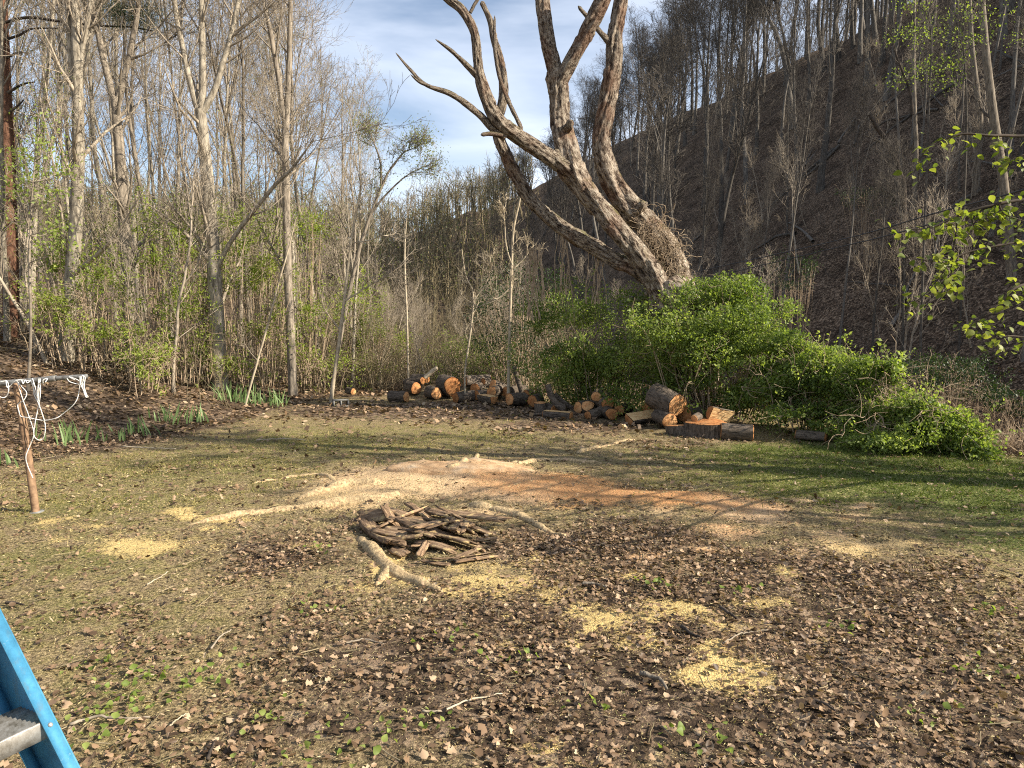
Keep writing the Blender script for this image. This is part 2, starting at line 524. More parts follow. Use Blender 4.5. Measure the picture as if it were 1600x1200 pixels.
M['dead_bark'] = dead_mat()

def stump_mat():
    m, nt, out = new_mat('stump_wood'); t = NT(nt)
    v = t.coord('Object')
    n1 = t.noise(v, 3.5, 6, 0.65, 0.4); n2 = t.noise(v, 60, 3, 0.6)
    col = t.ramp(n1, [(0.32, (0.28, 0.165, 0.09)), (0.5, (0.50, 0.325, 0.18)), (0.66, (0.58, 0.43, 0.28))])
    col = t.mix(1.0, col, t.ramp(n2, [(0.3, 0.7), (0.7, 1.12)]), 'MULTIPLY')
    col = t.mix(t.ramp(t.noise(v, 7, 5, 0.7), [(0.62, 0), (0.68, 0.8)]), col, (0.16, 0.115, 0.075))
    t.diffuse(col, out, t.bump(t.math('ADD', n1, t.math('MULTIPLY', n2, .3)), 0.7, 0.03), 0.9, 0.1)
    return m
M['stump'] = stump_mat()
def board_mat():
    m, nt, out = new_mat('rotten_wood'); t = NT(nt)
    n1 = t.noise(t.coord('Object', (1.5, 12, 12)), 4, 5, 0.65, 0.3)
    col = t.ramp(n1, [(0.3, (0.07, 0.046, 0.03)), (0.5, (0.23, 0.155, 0.10)), (0.72, (0.42, 0.31, 0.21))])
    rn = t.n('ShaderNodeObjectInfo').outputs['Random']
    col = t.mix(1.0, col, t.ramp(rn, [(0, (0.6, 0.6, 0.6)), (1, (1.25, 1.2, 1.1))]), 'MULTIPLY')
    n2 = t.noise(t.coord('Object'), 9, 3)
    col = t.mix(t.ramp(n2, [(0.58, 0), (0.68, 0.8)]), col, (0.55, 0.40, 0.19))
    t.diffuse(col, out, t.bump(n1, 1.0, 0.03), 0.9)
    return m
M['board'] = board_mat()

def simple(name, col, rough=0.6, spec=0.3, metal=0.0, noise=None, bump=None):
    m, nt, out = new_mat(name); t = NT(nt)
    c = col
    nrm = None
    if noise:
        nz = t.noise(t.coord('Object'), noise[0], 5, 0.6)
        c = t.ramp(nz, [(noise[2] if len(noise) > 2 else 0.35, noise[1]), (0.62, col)])
        if bump: nrm = t.bump(nz, bump, 0.01)
    b = t.diffuse(c, out, nrm, rough, spec)
    b.inputs['Metallic'].default_value = metal
    return m
M['rope'] = simple('rope', (0.78, 0.77, 0.74), 0.8, 0.1, 0, (60, (0.5, 0.48, 0.44)), 0.5)
M['rust'] = simple('rust_pipe', (0.30, 0.19, 0.11), 0.7, 0.3, 0.0, (14, (0.13, 0.075, 0.045)), 0.4)
M['pipe_grey'] = simple('grey_pipe', (0.20, 0.20, 0.19), 0.6, 0.3, 0.0, (20, (0.09, 0.08, 0.07)), 0.4)
M['concrete'] = simple('concrete', (0.19, 0.185, 0.17), 0.9, 0.1, 0, (18, (0.17, 0.16, 0.15)), 0.5)
M['cable'] = simple('cable', (0.035, 0.035, 0.035), 0.6, 0.3)

def ladder_blue():
    m, nt, out = new_mat('blue_fibreglass'); t = NT(nt)
    v = t.coord('Object')
    n1 = t.noise(t.coord('Object', (1, 1, 1)), 16, 6, 0.75)
    n2 = t.noise(v, 60, 3, 0.6)
    col = t.ramp(n1, [(0.32, (0.035, 0.15, 0.26)), (0.5, (0.05, 0.21, 0.345)), (0.66, (0.075, 0.255, 0.38)), (0.78, (0.20, 0.34, 0.42))])
    col = t.mix(t.ramp(n2, [(0.66, 0), (0.78, 0.5)]), col, (0.32, 0.42, 0.46))
    col = t.mix(t.ramp(t.noise(t.coord('Object', (6, 6, 1)), 9, 5, 0.7), [(0.55, 0), (0.7, 0.5)]), col, (0.10, 0.15, 0.17))
    t.diffuse(col, out, t.bump(n2, 0.15, 0.003), 0.55, 0.35)
    return m
M['ladder'] = ladder_blue()
def alu():
    m, nt, out = new_mat('worn_aluminium'); t = NT(nt)
    n1 = t.noise(t.coord('Object', (1.5, 1, 1)), 25, 6, 0.75)
    col = t.ramp(n1, [(0.32, (0.13, 0.115, 0.09)), (0.5, (0.30, 0.28, 0.25)), (0.7, (0.46, 0.45, 0.43))])
    b = t.diffuse(col, out, t.bump(n1, 0.2, 0.003), 0.45, 0.5)
    b.inputs['Metallic'].default_value = 0.45
    return m
M['alu'] = alu()

# ------------------------------------------------------------------ ground masks (the yard's real patches)
SAW = [  # px, py, rx, ry, amount, hue (0 orange .. 1 yellow)
    (650, 752, 150, 24, 1.2, 0.35), (740, 742, 110, 16, 1.2, 0.2), (560, 772, 110, 22, 1.0, 0.4), (500, 782, 70, 12, 0.7, 0.6),
    (850, 765, 130, 22, 1.2, 0.05), (940, 772, 70, 14, 1.1, 0.0), (1050, 780, 110, 16, 0.85, 0.1), (1180, 800, 90, 22, 0.75, 0.25), (1130, 790, 60, 14, .8, .15),
    (1040, 805, 60, 12, 0.55, 0.5), (1330, 858, 50, 12, 0.95, 0.6), (1400, 850, 50, 12, 0.7, 0.6), (1260, 835, 60, 14, 0.5, 0.5),
    (700, 770, 120, 20, 0.7, 0.45), (770, 800, 60, 12, 0.6, 0.4),
    (220, 848, 95, 12, 0.85, 1.0), (290, 802, 40, 10, 0.8, 1.0), (160, 860, 60, 9, 0.6, 1.0), (350, 808, 60, 9, 0.6, 0.9), (90, 850, 70, 8, 0.4, 1),
    (610, 880, 28, 26, 1.0, 1.0), (650, 905, 40, 14, 0.9, 1.0), (500, 850, 80, 8, 0.5, 0.9), (560, 915, 60, 14, 0.45, 1),
    (770, 905, 90, 16, 0.7, 0.95), (820, 870, 70, 12, 0.5, 0.8), (870, 925, 60, 14, 0.6, 0.95), (740, 875, 60, 10, 0.6, 0.8), (720, 930, 60, 10, .5, 1),
    (955, 972, 45, 14, 0.95, 1.0), (1050, 955, 80, 16, 0.75, 1.0), (1130, 975, 60, 14, 0.65, 1.0), (1140, 1060, 66, 36, 1.35, 1.0), (1180, 935, 70, 14, .6, 1), (985, 900, 70, 12, .55, .9), (1000, 1000, 50, 16, .6, 1), (905, 955, 50, 14, .6, 1), (1090, 1010, 60, 18, .7, 1),
    (1290, 1010, 35, 8, 0.5, 1.0), (860, 1160, 40, 14, 0.6, 1.0), (700, 1175, 60, 16, 0.5, 1.0), (1390, 1150, 120, 20, 0.35, 0.9), (900, 1190, 80, 12, .45, 1),
]
_r = random.Random(4)
for _ in range(34):
    SAW.append((_r.uniform(760, 1240), _r.uniform(885, 1015), _r.uniform(10, 38), _r.uniform(4, 10), _r.uniform(.45, .8), 1.0))
for _ in range(14):
    SAW.append((_r.uniform(60, 380), _r.uniform(805, 872), _r.uniform(14, 50), _r.uniform(3, 7), _r.uniform(.4, .75), 1.0))
for _ in range(16):
    SAW.append((_r.uniform(980, 1440), _r.uniform(775, 868), _r.uniform(16, 50), _r.uniform(4, 9), _r.uniform(.5, .85), _r.uniform(.1, .5)))
SAW = [blob(*s[:4]) + (s[4] + (.12 if s[4] < .9 else 0), s[5]) for s in SAW]
GRS = [(1420, 740, 300, 40, 1.4), (1250, 712, 200, 20, 1.2), (1550, 790, 120, 40, 1.0), (1580, 850, 110, 40, .8), (1100, 700, 130, 14, 0.5), (520, 690, 260, 36, 0.55), (300, 730, 260, 40, 0.6), (760, 680, 160, 18, .45),
       (160, 790, 220, 40, 0.6), (80, 960, 140, 60, 0.55), (250, 990, 160, 60, 0.45), (120, 870, 200, 40, 0.55), (560, 960, 120, 40, .25), (120, 1100, 200, 70, .35)]
GRS = [blob(*s[:4]) + s[4:] for s in GRS]
LIT = [(1100, 1000, 520, 160, 0.95), (700, 1040, 320, 120, 0.8), (1350, 1100, 400, 150, 0.95), (950, 850, 220, 40, 0.8), (450, 860, 140, 30, 0.75), (1250, 900, 260, 60, 0.8), (860, 1120, 400, 100, .8),
       (760, 640, 240, 14, 1.1), (900, 665, 160, 12, 0.8), (560, 640, 130, 12, 0.9), (1050, 690, 140, 10, .5), (380, 1000, 200, 80, 0.4), (500, 1120, 240, 80, 0.6), (200, 1150, 250, 60, .35)]
LIT = [blob(*s[:4]) + s[4:] for s in LIT]
SHADE_DIRT = []

def accum(lst, x, y):
    r = np.zeros_like(x)
    for s in lst:
        q = ((x - s[0]) / s[2]) ** 2 + ((y - s[1]) / s[3]) ** 2
        r = np.maximum(r, s[4] * np.exp(-0.75 * q))
    return r

def masks(x, y):
    wx = x + 0.35 * (fbm(x * 1.7, y * 1.7, 61, 3) - 0.5); wy = y + 0.5 * (fbm(x * 1.7, y * 1.7, 71, 3) - 0.5)
    saw = accum(SAW, wx, wy)
    hue_n = np.zeros_like(x); hue_d = np.full_like(x, 1e-6)
    for s in SAW:
        w = s[4] * np.exp(-(((wx - s[0]) / s[2]) ** 2 + ((wy - s[1]) / s[3]) ** 2))
        hue_n += w * s[5]; hue_d += w
    hue = np.where(hue_d > 1e-4, hue_n / hue_d, 0.9)
    grass = accum(GRS, wx, wy)
    lit = accum(LIT, wx, wy)
    d = np.interp(y, EDGE_Y, EDGE_X) - x
    lit = np.maximum(lit, smooth(-1.6, 0.4, d) * 1.0 * (y > 5))
    s = x - np.interp(y, RE_Y, RE_X)
    lit = np.maximum(lit, smooth(0.5, 2.5, s))
    lit = np.maximum(lit, smooth(19.5, 22, y))
    grass = grass * (1 - smooth(0, 1.5, d)) * (1 - smooth(20, 24, y))
    return saw, hue, grass, lit

# ------------------------------------------------------------------ ground sheet
na = 380
ang_f = np.linspace(-radians(52), radians(52), na)
ang_b = np.linspace(radians(52), 2 * pi - radians(52), 60)[1:-1]
ang = np.concatenate([ang_f, ang_b])
rad_ = np.concatenate([[0.05], np.geomspace(0.8, 900, 370)])
A, R_ = np.meshgrid(ang, rad_)
gx = np.sin(A) * R_; gy = np.cos(A) * R_
gz = terr(gx, gy)
saw, hue, grs, lit = masks(gx.ravel(), gy.ravel())
nr, nc = A.shape
idx = np.arange(nr * nc).reshape(nr, nc)
a = idx[:-1]; b = idx[1:]
gf = np.stack([a, np.roll(a, -1, 1), np.roll(b, -1, 1), b], -1).reshape(-1, 4)
gme = mesh('ground', np.stack([gx, gy, gz], -1).reshape(-1, 3), gf[:, ::-1], True,
           {'saw': saw, 'hue': hue, 'grs': grs, 'lit': lit, 'lush': smooth(2.0, 6.0, gx.ravel()) * (1 - smooth(15, 20, gy.ravel()))})

def ground_mat():
    m, nt, out = new_mat('yard_ground'); t = NT(nt)
    v = t.coord('Object')
    n_big = t.noise(v, 0.9, 5, 0.6)
    n_mid = t.noise(v, 6, 5, 0.65)
    n_fin = t.noise(v, 38, 4, 0.7)
    n_grain = t.noise(v, 150, 2, 0.6)
    dirt = t.ramp(n_fin, [(0.34, (0.06, 0.043, 0.026)), (0.48, (0.20, 0.148, 0.085)), (0.64, (0.42, 0.32, 0.185))])
    dirt = t.mix(t.ramp(n_mid, [(0.42, 0), (0.62, 0.7)]), dirt, t.ramp(n_fin, [(0.36, (0.085, 0.075, 0.028)), (0.62, (0.37, 0.30, 0.125))]))
    vor = t.n('ShaderNodeTexVoronoi'); vor.inputs['Scale'].default_value = 14
    t.l(v, vor.inputs['Vector'])
    sp = t.n('ShaderNodeSeparateColor'); t.l(vor.outputs['Color'], sp.inputs[0])
    litc = t.ramp(sp.outputs[0], [(0, (0.037, 0.026, 0.018)), (0.45, (0.10, 0.069, 0.047)), (0.8, (0.20, 0.14, 0.095)), (1, (0.32, 0.235, 0.16))])
    litc = t.mix(1.0, litc, t.ramp(n_fin, [(0.3, 0.55), (0.7, 1.25)]), 'MULTIPLY')
    litc = t.mix(1.0, litc, t.ramp(t.noise(v, 0.7, 6, 0.65, 0.5), [(0.36, 0.5), (0.5, 0.95), (0.66, 1.35)]), 'MULTIPLY')
    grc = t.ramp(n_fin, [(0.32, (0.045, 0.05, 0.017)), (0.5, (0.16, 0.155, 0.05)), (0.68, (0.34, 0.295, 0.12))])
    n_edge = t.math('ADD', t.math('MULTIPLY', n_mid, 0.5), t.math('MULTIPLY', t.noise(v, 2.3, 6, 0.68), 0.5))
    grc = t.mix(t.attr('lush'), grc, t.ramp(n_fin, [(0.32, (0.045, 0.062, 0.018)), (0.5, (0.14, 0.165, 0.05)), (0.7, (0.26, 0.28, 0.095))]))
    def edge(att, w, lo, hi, nz):
        return t.ramp(t.math('ADD', t.attr(att), t.math('MULTIPLY', t.math('SUBTRACT', nz, 0.5), w)), [(lo, 0), (hi, 1)])
    col = t.mix(edge('grs', 1.8, 0.25, 0.75, n_edge), dirt, grc)
    col = t.mix(edge('lit', 1.8, 0.32, 0.62, n_edge), col, litc)
    so = t.ramp(n_grain, [(0.3, (0.42, 0.20, 0.085)), (0.7, (0.66, 0.37, 0.17))])
    so = t.mix(t.ramp(t.math('ADD', t.attr('hue'), t.math('MULTIPLY', t.math('SUBTRACT', n_big, 0.5), 0.5)), [(0.12, 0), (0.30, 1)]), so, t.ramp(n_grain, [(0.3, (0.44, 0.29, 0.165)), (0.7, (0.70, 0.505, 0.31))]))
    sy = t.ramp(n_grain, [(0.3, (0.44, 0.30, 0.11)), (0.7, (0.76, 0.59, 0.27))])
    sawc = t.mix(t.ramp(t.attr('hue'), [(0.3, 0), (0.75, 1)]), so, sy)
    sawm = edge('saw', 2.8, 0.44, 0.74, t.math('ADD', t.math('MULTIPLY', n_edge, 0.6), t.math('MULTIPLY', n_fin, 0.4)))
    col = t.mix(sawm, col, sawc)
    h = t.math('ADD', n_fin, t.math('MULTIPLY', n_mid, 1.3))
    h = t.math('ADD', h, t.math('MULTIPLY', sp.outputs[1], 0.35))
    t.diffuse(col, out, t.bump(h, 0.8, 0.05), 0.95, 0.08)
    return m
ground = obj('ground', gme, ground_mat())
tag(ground, 'yard with leaf litter and sawdust, rising into wooded banks', kind='structure')

# ------------------------------------------------------------------ ground cover (stuff)
rng = np.random.default_rng(11)

def leaf_template(kind):
    if kind == 0:   # oval
        o = [(0, 0), (0.25, 0.42), (0.6, 0.45), (1, 0), (0.6, -0.45), (0.25, -0.42)]
    elif kind == 1:  # lobed (oak-like)
        o = [(0, 0.03), (0.25, 0.5), (0.42, 0.2), (0.62, 0.55), (1, 0.05), (0.66, -0.5), (0.45, -0.18), (0.22, -0.45)]
    else:           # maple-like
        o = [(0, 0), (0.15, 0.6), (0.45, 0.28), (0.6, 0.5), (1, 0), (0.62, -0.48), (0.42, -0.26), (0.12, -0.58)]
    o = np.array(o, float)
    z = 0.32 * np.abs(o[:, 1]) * (0.4 + o[:, 0])
    v = np.column_stack([o, z])
    v = np.vstack([v, [0.45, 0, -0.05]])
    n = len(o)
    f = [(i, (i + 1) % n, n) for i in range(n)]
    return v, f
LT = [leaf_template(i) for i in range(3)]

def scatter(n, y0, y1, dens, halfw=0.78, ext=1.2, seed=1):
    """random yard points between distances y0..y1, kept with probability dens(x, y)"""
    g = np.random.default_rng(seed)
    y = np.sqrt(g.random(n) * (y1 ** 2 - y0 ** 2) + y0 ** 2)
    x = (g.random(n) * 2 - 1) * (halfw * y + ext)
    keep = g.random(n) < dens(x, y)
    return x[keep], y[keep]

def d_leaf(x, y):
    s, h, g, l = masks(x, y)
    pat = fbm(x * 1.3, y * 1.3, 81, 5)
    d = 0.10 + 0.9 * smooth(0.15, 0.95, l + (pat - 0.5) * 1.9)
    return np.clip(d * (1 - 0.85 * smooth(0.45, 0.9, s)) * (1 - 0.45 * smooth(0.4, 1, g)), 0, 1)

geo = Geo()
for (n, y0, y1, sd, smin, smax) in [(92000, 2.2, 8, 1, .010, .047), (56000, 8, 14, 2, .025, .07), (30000, 14, 24, 3, .06, .12)]:
    x, y = scatter(n, y0, y1, d_leaf, seed=sd)
    m_ = len(x)
    g = np.random.default_rng(100 + sd)
    z = terr(x, y) + g.uniform(0.002, 0.03, m_)
    k = g.integers(0, 3, m_)
    d = g.normal(size=(m_, 3)); d[:, 2] *= 0.35
    nn = np.column_stack([g.normal(0, 0.45, m_), g.normal(0, 0.45, m_), np.ones(m_) * g.choice([1, -1], m_)])
    L = smin + (smax * 1.25 - smin) * g.random(m_) ** 1.5
    rn = np.clip(g.beta(1.5, 1.7, m_) * 1.05, 0, 1)
    for q in range(3):
        s = k == q
        if y0 > 10:
            geo.leaves(np.column_stack([x, y, z])[s], d[s], nn[s], L[s], L[s] * g.uniform(0.6, 1.1, s.sum()), QUAD_LEAF, rn[s])
            continue
        geo.leaves(np.column_stack([x, y, z])[s], d[s], nn[s], L[s], L[s] * g.uniform(0.5, 0.95, s.sum()), LT[q], rn[s])
lo = geo.build('leaf_litter', M['litter'], smooth_shade=False)
tag(lo, 'brown dead leaves strewn thickly over the yard', 'leaf litter', kind='stuff')

# sawdust flecks and chips
def d_saw(x, y):
    s, h, g, l = masks(x, y)
    pat = fbm(x * 3, y * 3, 91, 3)
    return np.clip((.9 * smooth(0.35, 0.95, s + (pat - 0.5) * 1.3) + .34 * smooth(0.02, .5, s + (pat - .5) * .8)) * smooth(.3, .9, h) + 0.03, 0, 1)
geo = Geo()
for (n, y0, y1, sd, s0, s1) in [(70000, 2.2, 6.5, 5, .004, .012), (50000, 6.5, 13, 6, .008, .02)]:
    x, y = scatter(n, y0, y1, d_saw, seed=sd)
    m_ = len(x); g = np.random.default_rng(200 + sd)
    p = np.column_stack([x, y, terr(x, y) + g.uniform(0.003, 0.012, m_)])
    d = g.normal(size=(m_, 3)); d[:, 2] *= 0.3
    nn = np.column_stack([g.normal(0, 0.4, m_), g.normal(0, 0.4, m_), np.ones(m_)])
    L = g.uniform(s0, s1, m_)
    geo.leaves(p, d, nn, L, L * 0.7, QUAD_LEAF, g.random(m_))
tag(geo.build('sawdust', M['chips'], smooth_shade=False), 'pale yellow sawdust and chips sprinkled over the litter', 'sawdust', kind='stuff')

# fine straw and leaf crumbs
geo = Geo()
for (n, y0, y1, sd, s0, s1, w) in [(90000, 2.2, 6, 15, .008, .035, .0028), (60000, 6, 12, 16, .015, .05, .006)]:
    x, y = scatter(n, y0, y1, lambda x, y: np.clip(.9 - .6 * fbm(x * 1.2, y * 1.2, 19, 3), 0, 1), seed=sd)
    m_ = len(x); g = np.random.default_rng(400 + sd)
    p = np.column_stack([x, y, terr(x, y) + g.uniform(0.002, 0.014, m_)])
    d = g.normal(size=(m_, 3)); d[:, 2] = np.abs(d[:, 2]) * .25
    geo.leaves(p, d, np.column_stack([g.normal(0, .6, m_), g.normal(0, .6, m_), np.ones(m_)]), g.uniform(s0, s1, m_), np.full(m_, w) * g.uniform(.6, 2.2, m_), QUAD_LEAF, np.clip(g.beta(1.6, 1.3, m_), 0, 1))
tag(geo.build('straw_debris', M['straw'], smooth_shade=False), 'fine dry straw and crumbled leaf bits over the yard', 'debris', kind='stuff')

# grass
def d_grass(x, y):
    s, h, g, l = masks(x, y)
    pat = fbm(x * 1.6, y * 1.6, 97, 4)
    return np.clip(0.05 + smooth(0.2, 0.95, g + (pat - 0.5) * 1.3), 0, 1) * (1 - 0.9 * smooth(0.3, 0.7, s))
geo = Geo()
for (n, y0, y1, sd, h0, h1, w) in [(60000, 2.2, 8, 7, .012, .05, .004), (140000, 8, 14, 8, .02, .075, .009), (60000, 14, 22, 9, .03, .09, .015)]:
    x, y = scatter(n, y0, y1, d_grass, seed=sd)
    m_ = len(x); g = np.random.default_rng(300 + sd)
    p = np.column_stack([x, y, terr(x, y) - 0.004])
    d = np.column_stack([g.normal(0, 0.75, m_), g.normal(0, 0.75, m_), g.uniform(0.25, 1, m_)])
    nn = g.normal(size=(m_, 3))
    green = smooth(1.5, 5, x) * 0.7 - .12
    geo.leaves(p, d, nn, g.uniform(h0, h1, m_) * (1 + .5 * smooth(2.5, 6, x)), np.full(m_, w) * g.uniform(0.7, 1.5, m_), TRI_BLADE, np.clip(g.beta(2, 1.3, m_) - green, 0, 1))
tag(geo.build('grass', M['grass'], smooth_shade=False), 'thin short grass growing in patches across the yard', 'grass', kind='stuff')

# ------------------------------------------------------------------ the big dead tree
def limb(geo_list, path, widths, Y, seed, sides=32, rough=0.14, step=0.03, closed_tip=True, dY=None):
    """a gnarled limb along traced points; returns (mesh verts, faces, attrs)"""
    g = np.random.default_rng(seed)
    pts = []
    for i, q in enumerate(path):
        yy = Y if dY is None else Y + dY[i]
        pts.append(P(q[0], q[1], yy))
    pts = np.array(pts)
    seglen = np.linalg.norm(np.diff(pts, axis=0), axis=1).sum()
    n = max(8, int(seglen / step))
    c = catmull(pts, n)
    rad = np.interp(np.linspace(0, 1, n), np.linspace(0, 1, len(widths)), np.array(widths) / 2 / FPX * Y)
    if closed_tip:
        k = min(4, n - 2)
        rad[-1] *= 0.15; rad[-2] *= 0.7
    tg = norm(np.gradient(c, axis=0))
    u = np.zeros_like(c); u[0] = norm(np.cross(tg[0], (0.1, 1, 0.2)))
    for i in range(1, n):
        q = u[i - 1] - tg[i] * np.dot(u[i - 1], tg[i]); u[i] = q / np.linalg.norm(q)
    w = np.cross(tg, u)
    th = np.arange(sides) * 2 * pi / sides
    s_al = np.concatenate([[0], np.cumsum(np.linalg.norm(np.diff(c, axis=0), axis=1))])
    SS, TH = np.meshgrid(s_al, th, indexing='ij')
    cx, sx = np.cos(TH), np.sin(TH)
    lump = fbm(SS * 1.6 + 3 * cx + seed, 3 * sx + 7.3 + SS * 0.3, seed, 3) - 0.5
    rib = fbm(SS * 1.4 + 9.1, TH * 2.3 + seed + 0.6 * np.sin(SS), seed + 5, 3)
    rib = rib * np.where(TH > 5.6, (2 * pi - TH) / 0.68, 1) + np.where(TH > 5.6, 1 - (2 * pi - TH) / 0.68, 0) * rib[:, :1]
    plate = smooth(.44, .52, fbm(SS * 2.6 + 3.2 * cx, 5.5 * sx + SS * 0.6 + 31, seed + 9, 4))
    disp = 1 + rough * (2.0 * lump + 1.6 * (rib - 0.5) + 1.1 * (plate - .5))
    rr = rad[:, None] * disp
    v = c[:, None, :] + (u[:, None, :] * cx[..., None] + w[:, None, :] * sx[..., None]) * rr[..., None]
    idx = np.arange(n * sides).reshape(n, sides)
    a = idx[:-1]; b = idx[1:]
    q = np.stack([a, np.roll(a, -1, 1), np.roll(b, -1, 1), b], -1).reshape(-1, 4)
    al = SS / max(rad.max(), 0.05) * 0.35
    return v.reshape(-1, 3), q, {'along': al.ravel(), 'cs': (cx * 1.0).ravel() + seed, 'sn': (sx * 1.0).ravel()}

TY = 17.0
dead = empty('dead_tree', (3.6, TY, tz(3.6, TY)))
tag(dead, 'massive dead tree with peeling bark and broken bare limbs rising from the thicket', 'tree')
def dead_part(name, path, widths, seed, parent=dead, dY=None, **kw):
    v, q, at = limb(None, path, widths, TY, seed, dY=dY, **kw)
    me = mesh(name, v, [q], True, at)
    o = obj(name, me, M['dead_bark'])
    o.parent = parent
    # keep world placement under the parent
    off = np.array(dead.location)
    me.vertices.foreach_set('co', np.ascontiguousarray((v - off).astype(np.float32)).ravel())
    me.update()
    return o
dead_part('trunk', [(1085, 690), (1078, 600), (1066, 520), (1050, 470), (1034, 440)], [100, 88, 80, 72, 52], 1, sides=40, rough=0.16)
dead_part('limb', [(1056, 500), (1030, 452), (1004, 408), (975, 371), (944, 334), (913, 298), (894, 266), (887, 238), (880, 212), (876, 185), (873, 150), (870, 124), (867, 108)], [46, 34, 30, 28, 28, 30, 36, 32, 31, 30, 28, 30, 24], 2, rough=0.19, dY=[0, -.1, -.15, -.2, -.2, -.2, -.2, -.15, -.1, 0, 0, 0, 0])
dead_part('limb', [(872, 140), (865, 100), (855, 60), (848, 5), (844, -70)], [22, 21, 20, 20, 17], 3, rough=.15)
dead_part('limb', [(868, 150), (884, 112), (903, 78), (920, 45), (943, -2), (965, -70)], [20, 23, 21, 22, 21, 18], 4, rough=.16, dY=[0, -.1, -.2, -.3, -.4, -.6])
dead_part('limb', [(905, 285), (885, 265), (848, 238), (808, 212), (780, 190), (762, 158), (749, 118), (746, 92), (741, 50), (723, 17), (702, 0), (690, -8)], [26, 24, 21, 20, 21, 17, 14, 12.5, 12, 12, 11, 7], 5, rough=.16, dY=[-.2, -.3, -.5, -.7, -.9, -1, -1.1, -1.1, -1.2, -1.2, -1.2, -1.2])
dead_part('limb', [(1048, 470), (1020, 440), (988, 418), (960, 405), (925, 383), (876, 354), (834, 316), (808, 278), (789, 240), (779, 215), (776, 190), (784, 165), (787, 138), (783, 100), (772, 60), (765, 30), (752, 2)], [30, 26, 24, 24, 24, 22, 20, 20, 18, 17, 15, 14, 13, 11, 10, 9, 7], 6, rough=.17, dY=[0, .1, .1, .2, .3, .4, .4, .4, .3, .2, .1, 0, 0, 0, 0, 0, 0])
dead_part('limb', [(1082, 530), (1070, 470), (1053, 410), (1024, 366), (990, 331), (963, 297), (946, 258), (939, 216), (950, 154), (958, 98), (961, 57), (970, 2), (980, -60)], [48, 38, 36, 35, 35, 34, 32, 27, 26, 23, 22, 21, 18], 7, rough=0.19, dY=[.2, .3, .5, .6, .6, .6, .6, .6, .6, .6, .6, .6, .6])
dead_part('branch', [(746, 118), (728, 100), (706, 80), (680, 61)], [9, 8, 6, 1.5], 8, sides=12, rough=.22, dY=[-1.1, -1.2, -1.4, -1.6])
dead_part('branch', [(790, 215), (768, 200), (750, 180), (722, 158), (700, 145), (665, 132), (640, 108), (618, 82)], [11, 10, 9, 8, 7, 5.5, 4, 1.5], 9, sides=12, rough=.2, dY=[-.8, -.9, -1, -1.2, -1.4, -1.6, -1.8, -2])
dead_part('branch', [(672, 135), (655, 128), (641, 116)], [5, 3.5, 1.5], 10, sides=8, dY=[-1.6, -1.7, -1.8])
dead_part('branch', [(785, 212), (766, 209), (751, 211)], [7, 6, 6], 11, sides=10, dY=[-.9, -1, -1.1])
dead_part('branch', [(806, 215), (813, 200), (806, 182), (792, 152), (779, 115), (773, 70), (773, 24)], [8, 7, 6.5, 6.5, 6, 5, 3], 12, sides=10, rough=.2, dY=[-.7] * 7)
dead_part('branch', [(735, 20), (742, 6), (752, -8)], [5, 5, 4], 13, sides=8, dY=[-1.2] * 3)
dead_part('branch', [(963, 82), (948, 62), (928, 38), (903, 9)], [10, 9, 7.5, 6], 14, sides=12, rough=.2, dY=[.6, .5, .4, .3])
dead_part('knot', [(876, 140), (864, 130), (855, 116)], [15, 14, 10], 15, sides=14, rough=.25)
dead_part('knot', [(882, 205), (890, 195), (889, 186)], [13, 13, 8], 16, sides=14, rough=.25, dY=[-.2, -.35, -.4])
dead_part('knot', [(880, 250), (872, 240), (867, 233)], [12, 9, 6], 18, sides=12, rough=.25, dY=[-.2, -.3, -.4])
dead_part('knot', [(990, 335), (1003, 322), (1008, 318)], [20, 16, 10], 20, sides=14, rough=.25, dY=[.5, .3, .2])

# dry vine tangle over the foot of the tree
g = np.random.default_rng(5)
geo = Geo()
ctr = np.array([P(q[0], q[1], TY + .4) for q in [(1008, 342), (1022, 368), (1040, 398), (1054, 440), (1030, 455), (1050, 480)]])
for k in range(950):
    i = g.integers(0, 5); f = g.random()
    b0 = ctr[i] * (1 - f) + ctr[i + 1] * f
    th = g.uniform(0, 2 * pi); r = g.uniform(0.24, 0.42)
    p = b0 + np.array((cos(th) * r * 0.9, sin(th) * r - 0.1, g.normal(0, 0.15)))
    n = 9; pts = np.empty((1, n, 3)); pts[0, 0] = p
    d = norm(g.normal(size=3) + np.array((0.2, 0, -0.9)))
    for j in range(1, n):
        d = norm(d + g.normal(size=3) * 0.42 + np.array((0, 0, -0.12)))
        pts[0, j] = pts[0, j - 1] + d * 0.065
    geo.tubes(pts, np.full((1, n), g.uniform(0.003, 0.0075)), 4)
tag(geo.build('dry_vine_tangle', M['vine']), 'tan dry vines tangled round the foot of the dead tree', 'vines', kind='stuff')
for k, (x0, y0, y1) in enumerate([(830, 395, 470), (880, 372, 430), (842, 390, 440), (935, 385, 445)]):
    geo = Geo()
    for q in range(9):
        n = 10
        xs = x0 + np.cumsum(g.normal(0, 2.2, n)) + g.normal(0, 4)
        pts = np.array([P(xx, yy, TY + 0.35) for xx, yy in zip(xs, np.linspace(y0 - 8, y1 + 30, n))])[None]
        geo.tubes(pts, np.full((1, n), g.uniform(0.006, 0.016)), 4)
    o = geo.build('hanging_vine', M['vine'])
    tag(o, 'dry vine strands hanging from the low limb of the dead tree', 'vine', 'vines hanging from the dead tree')

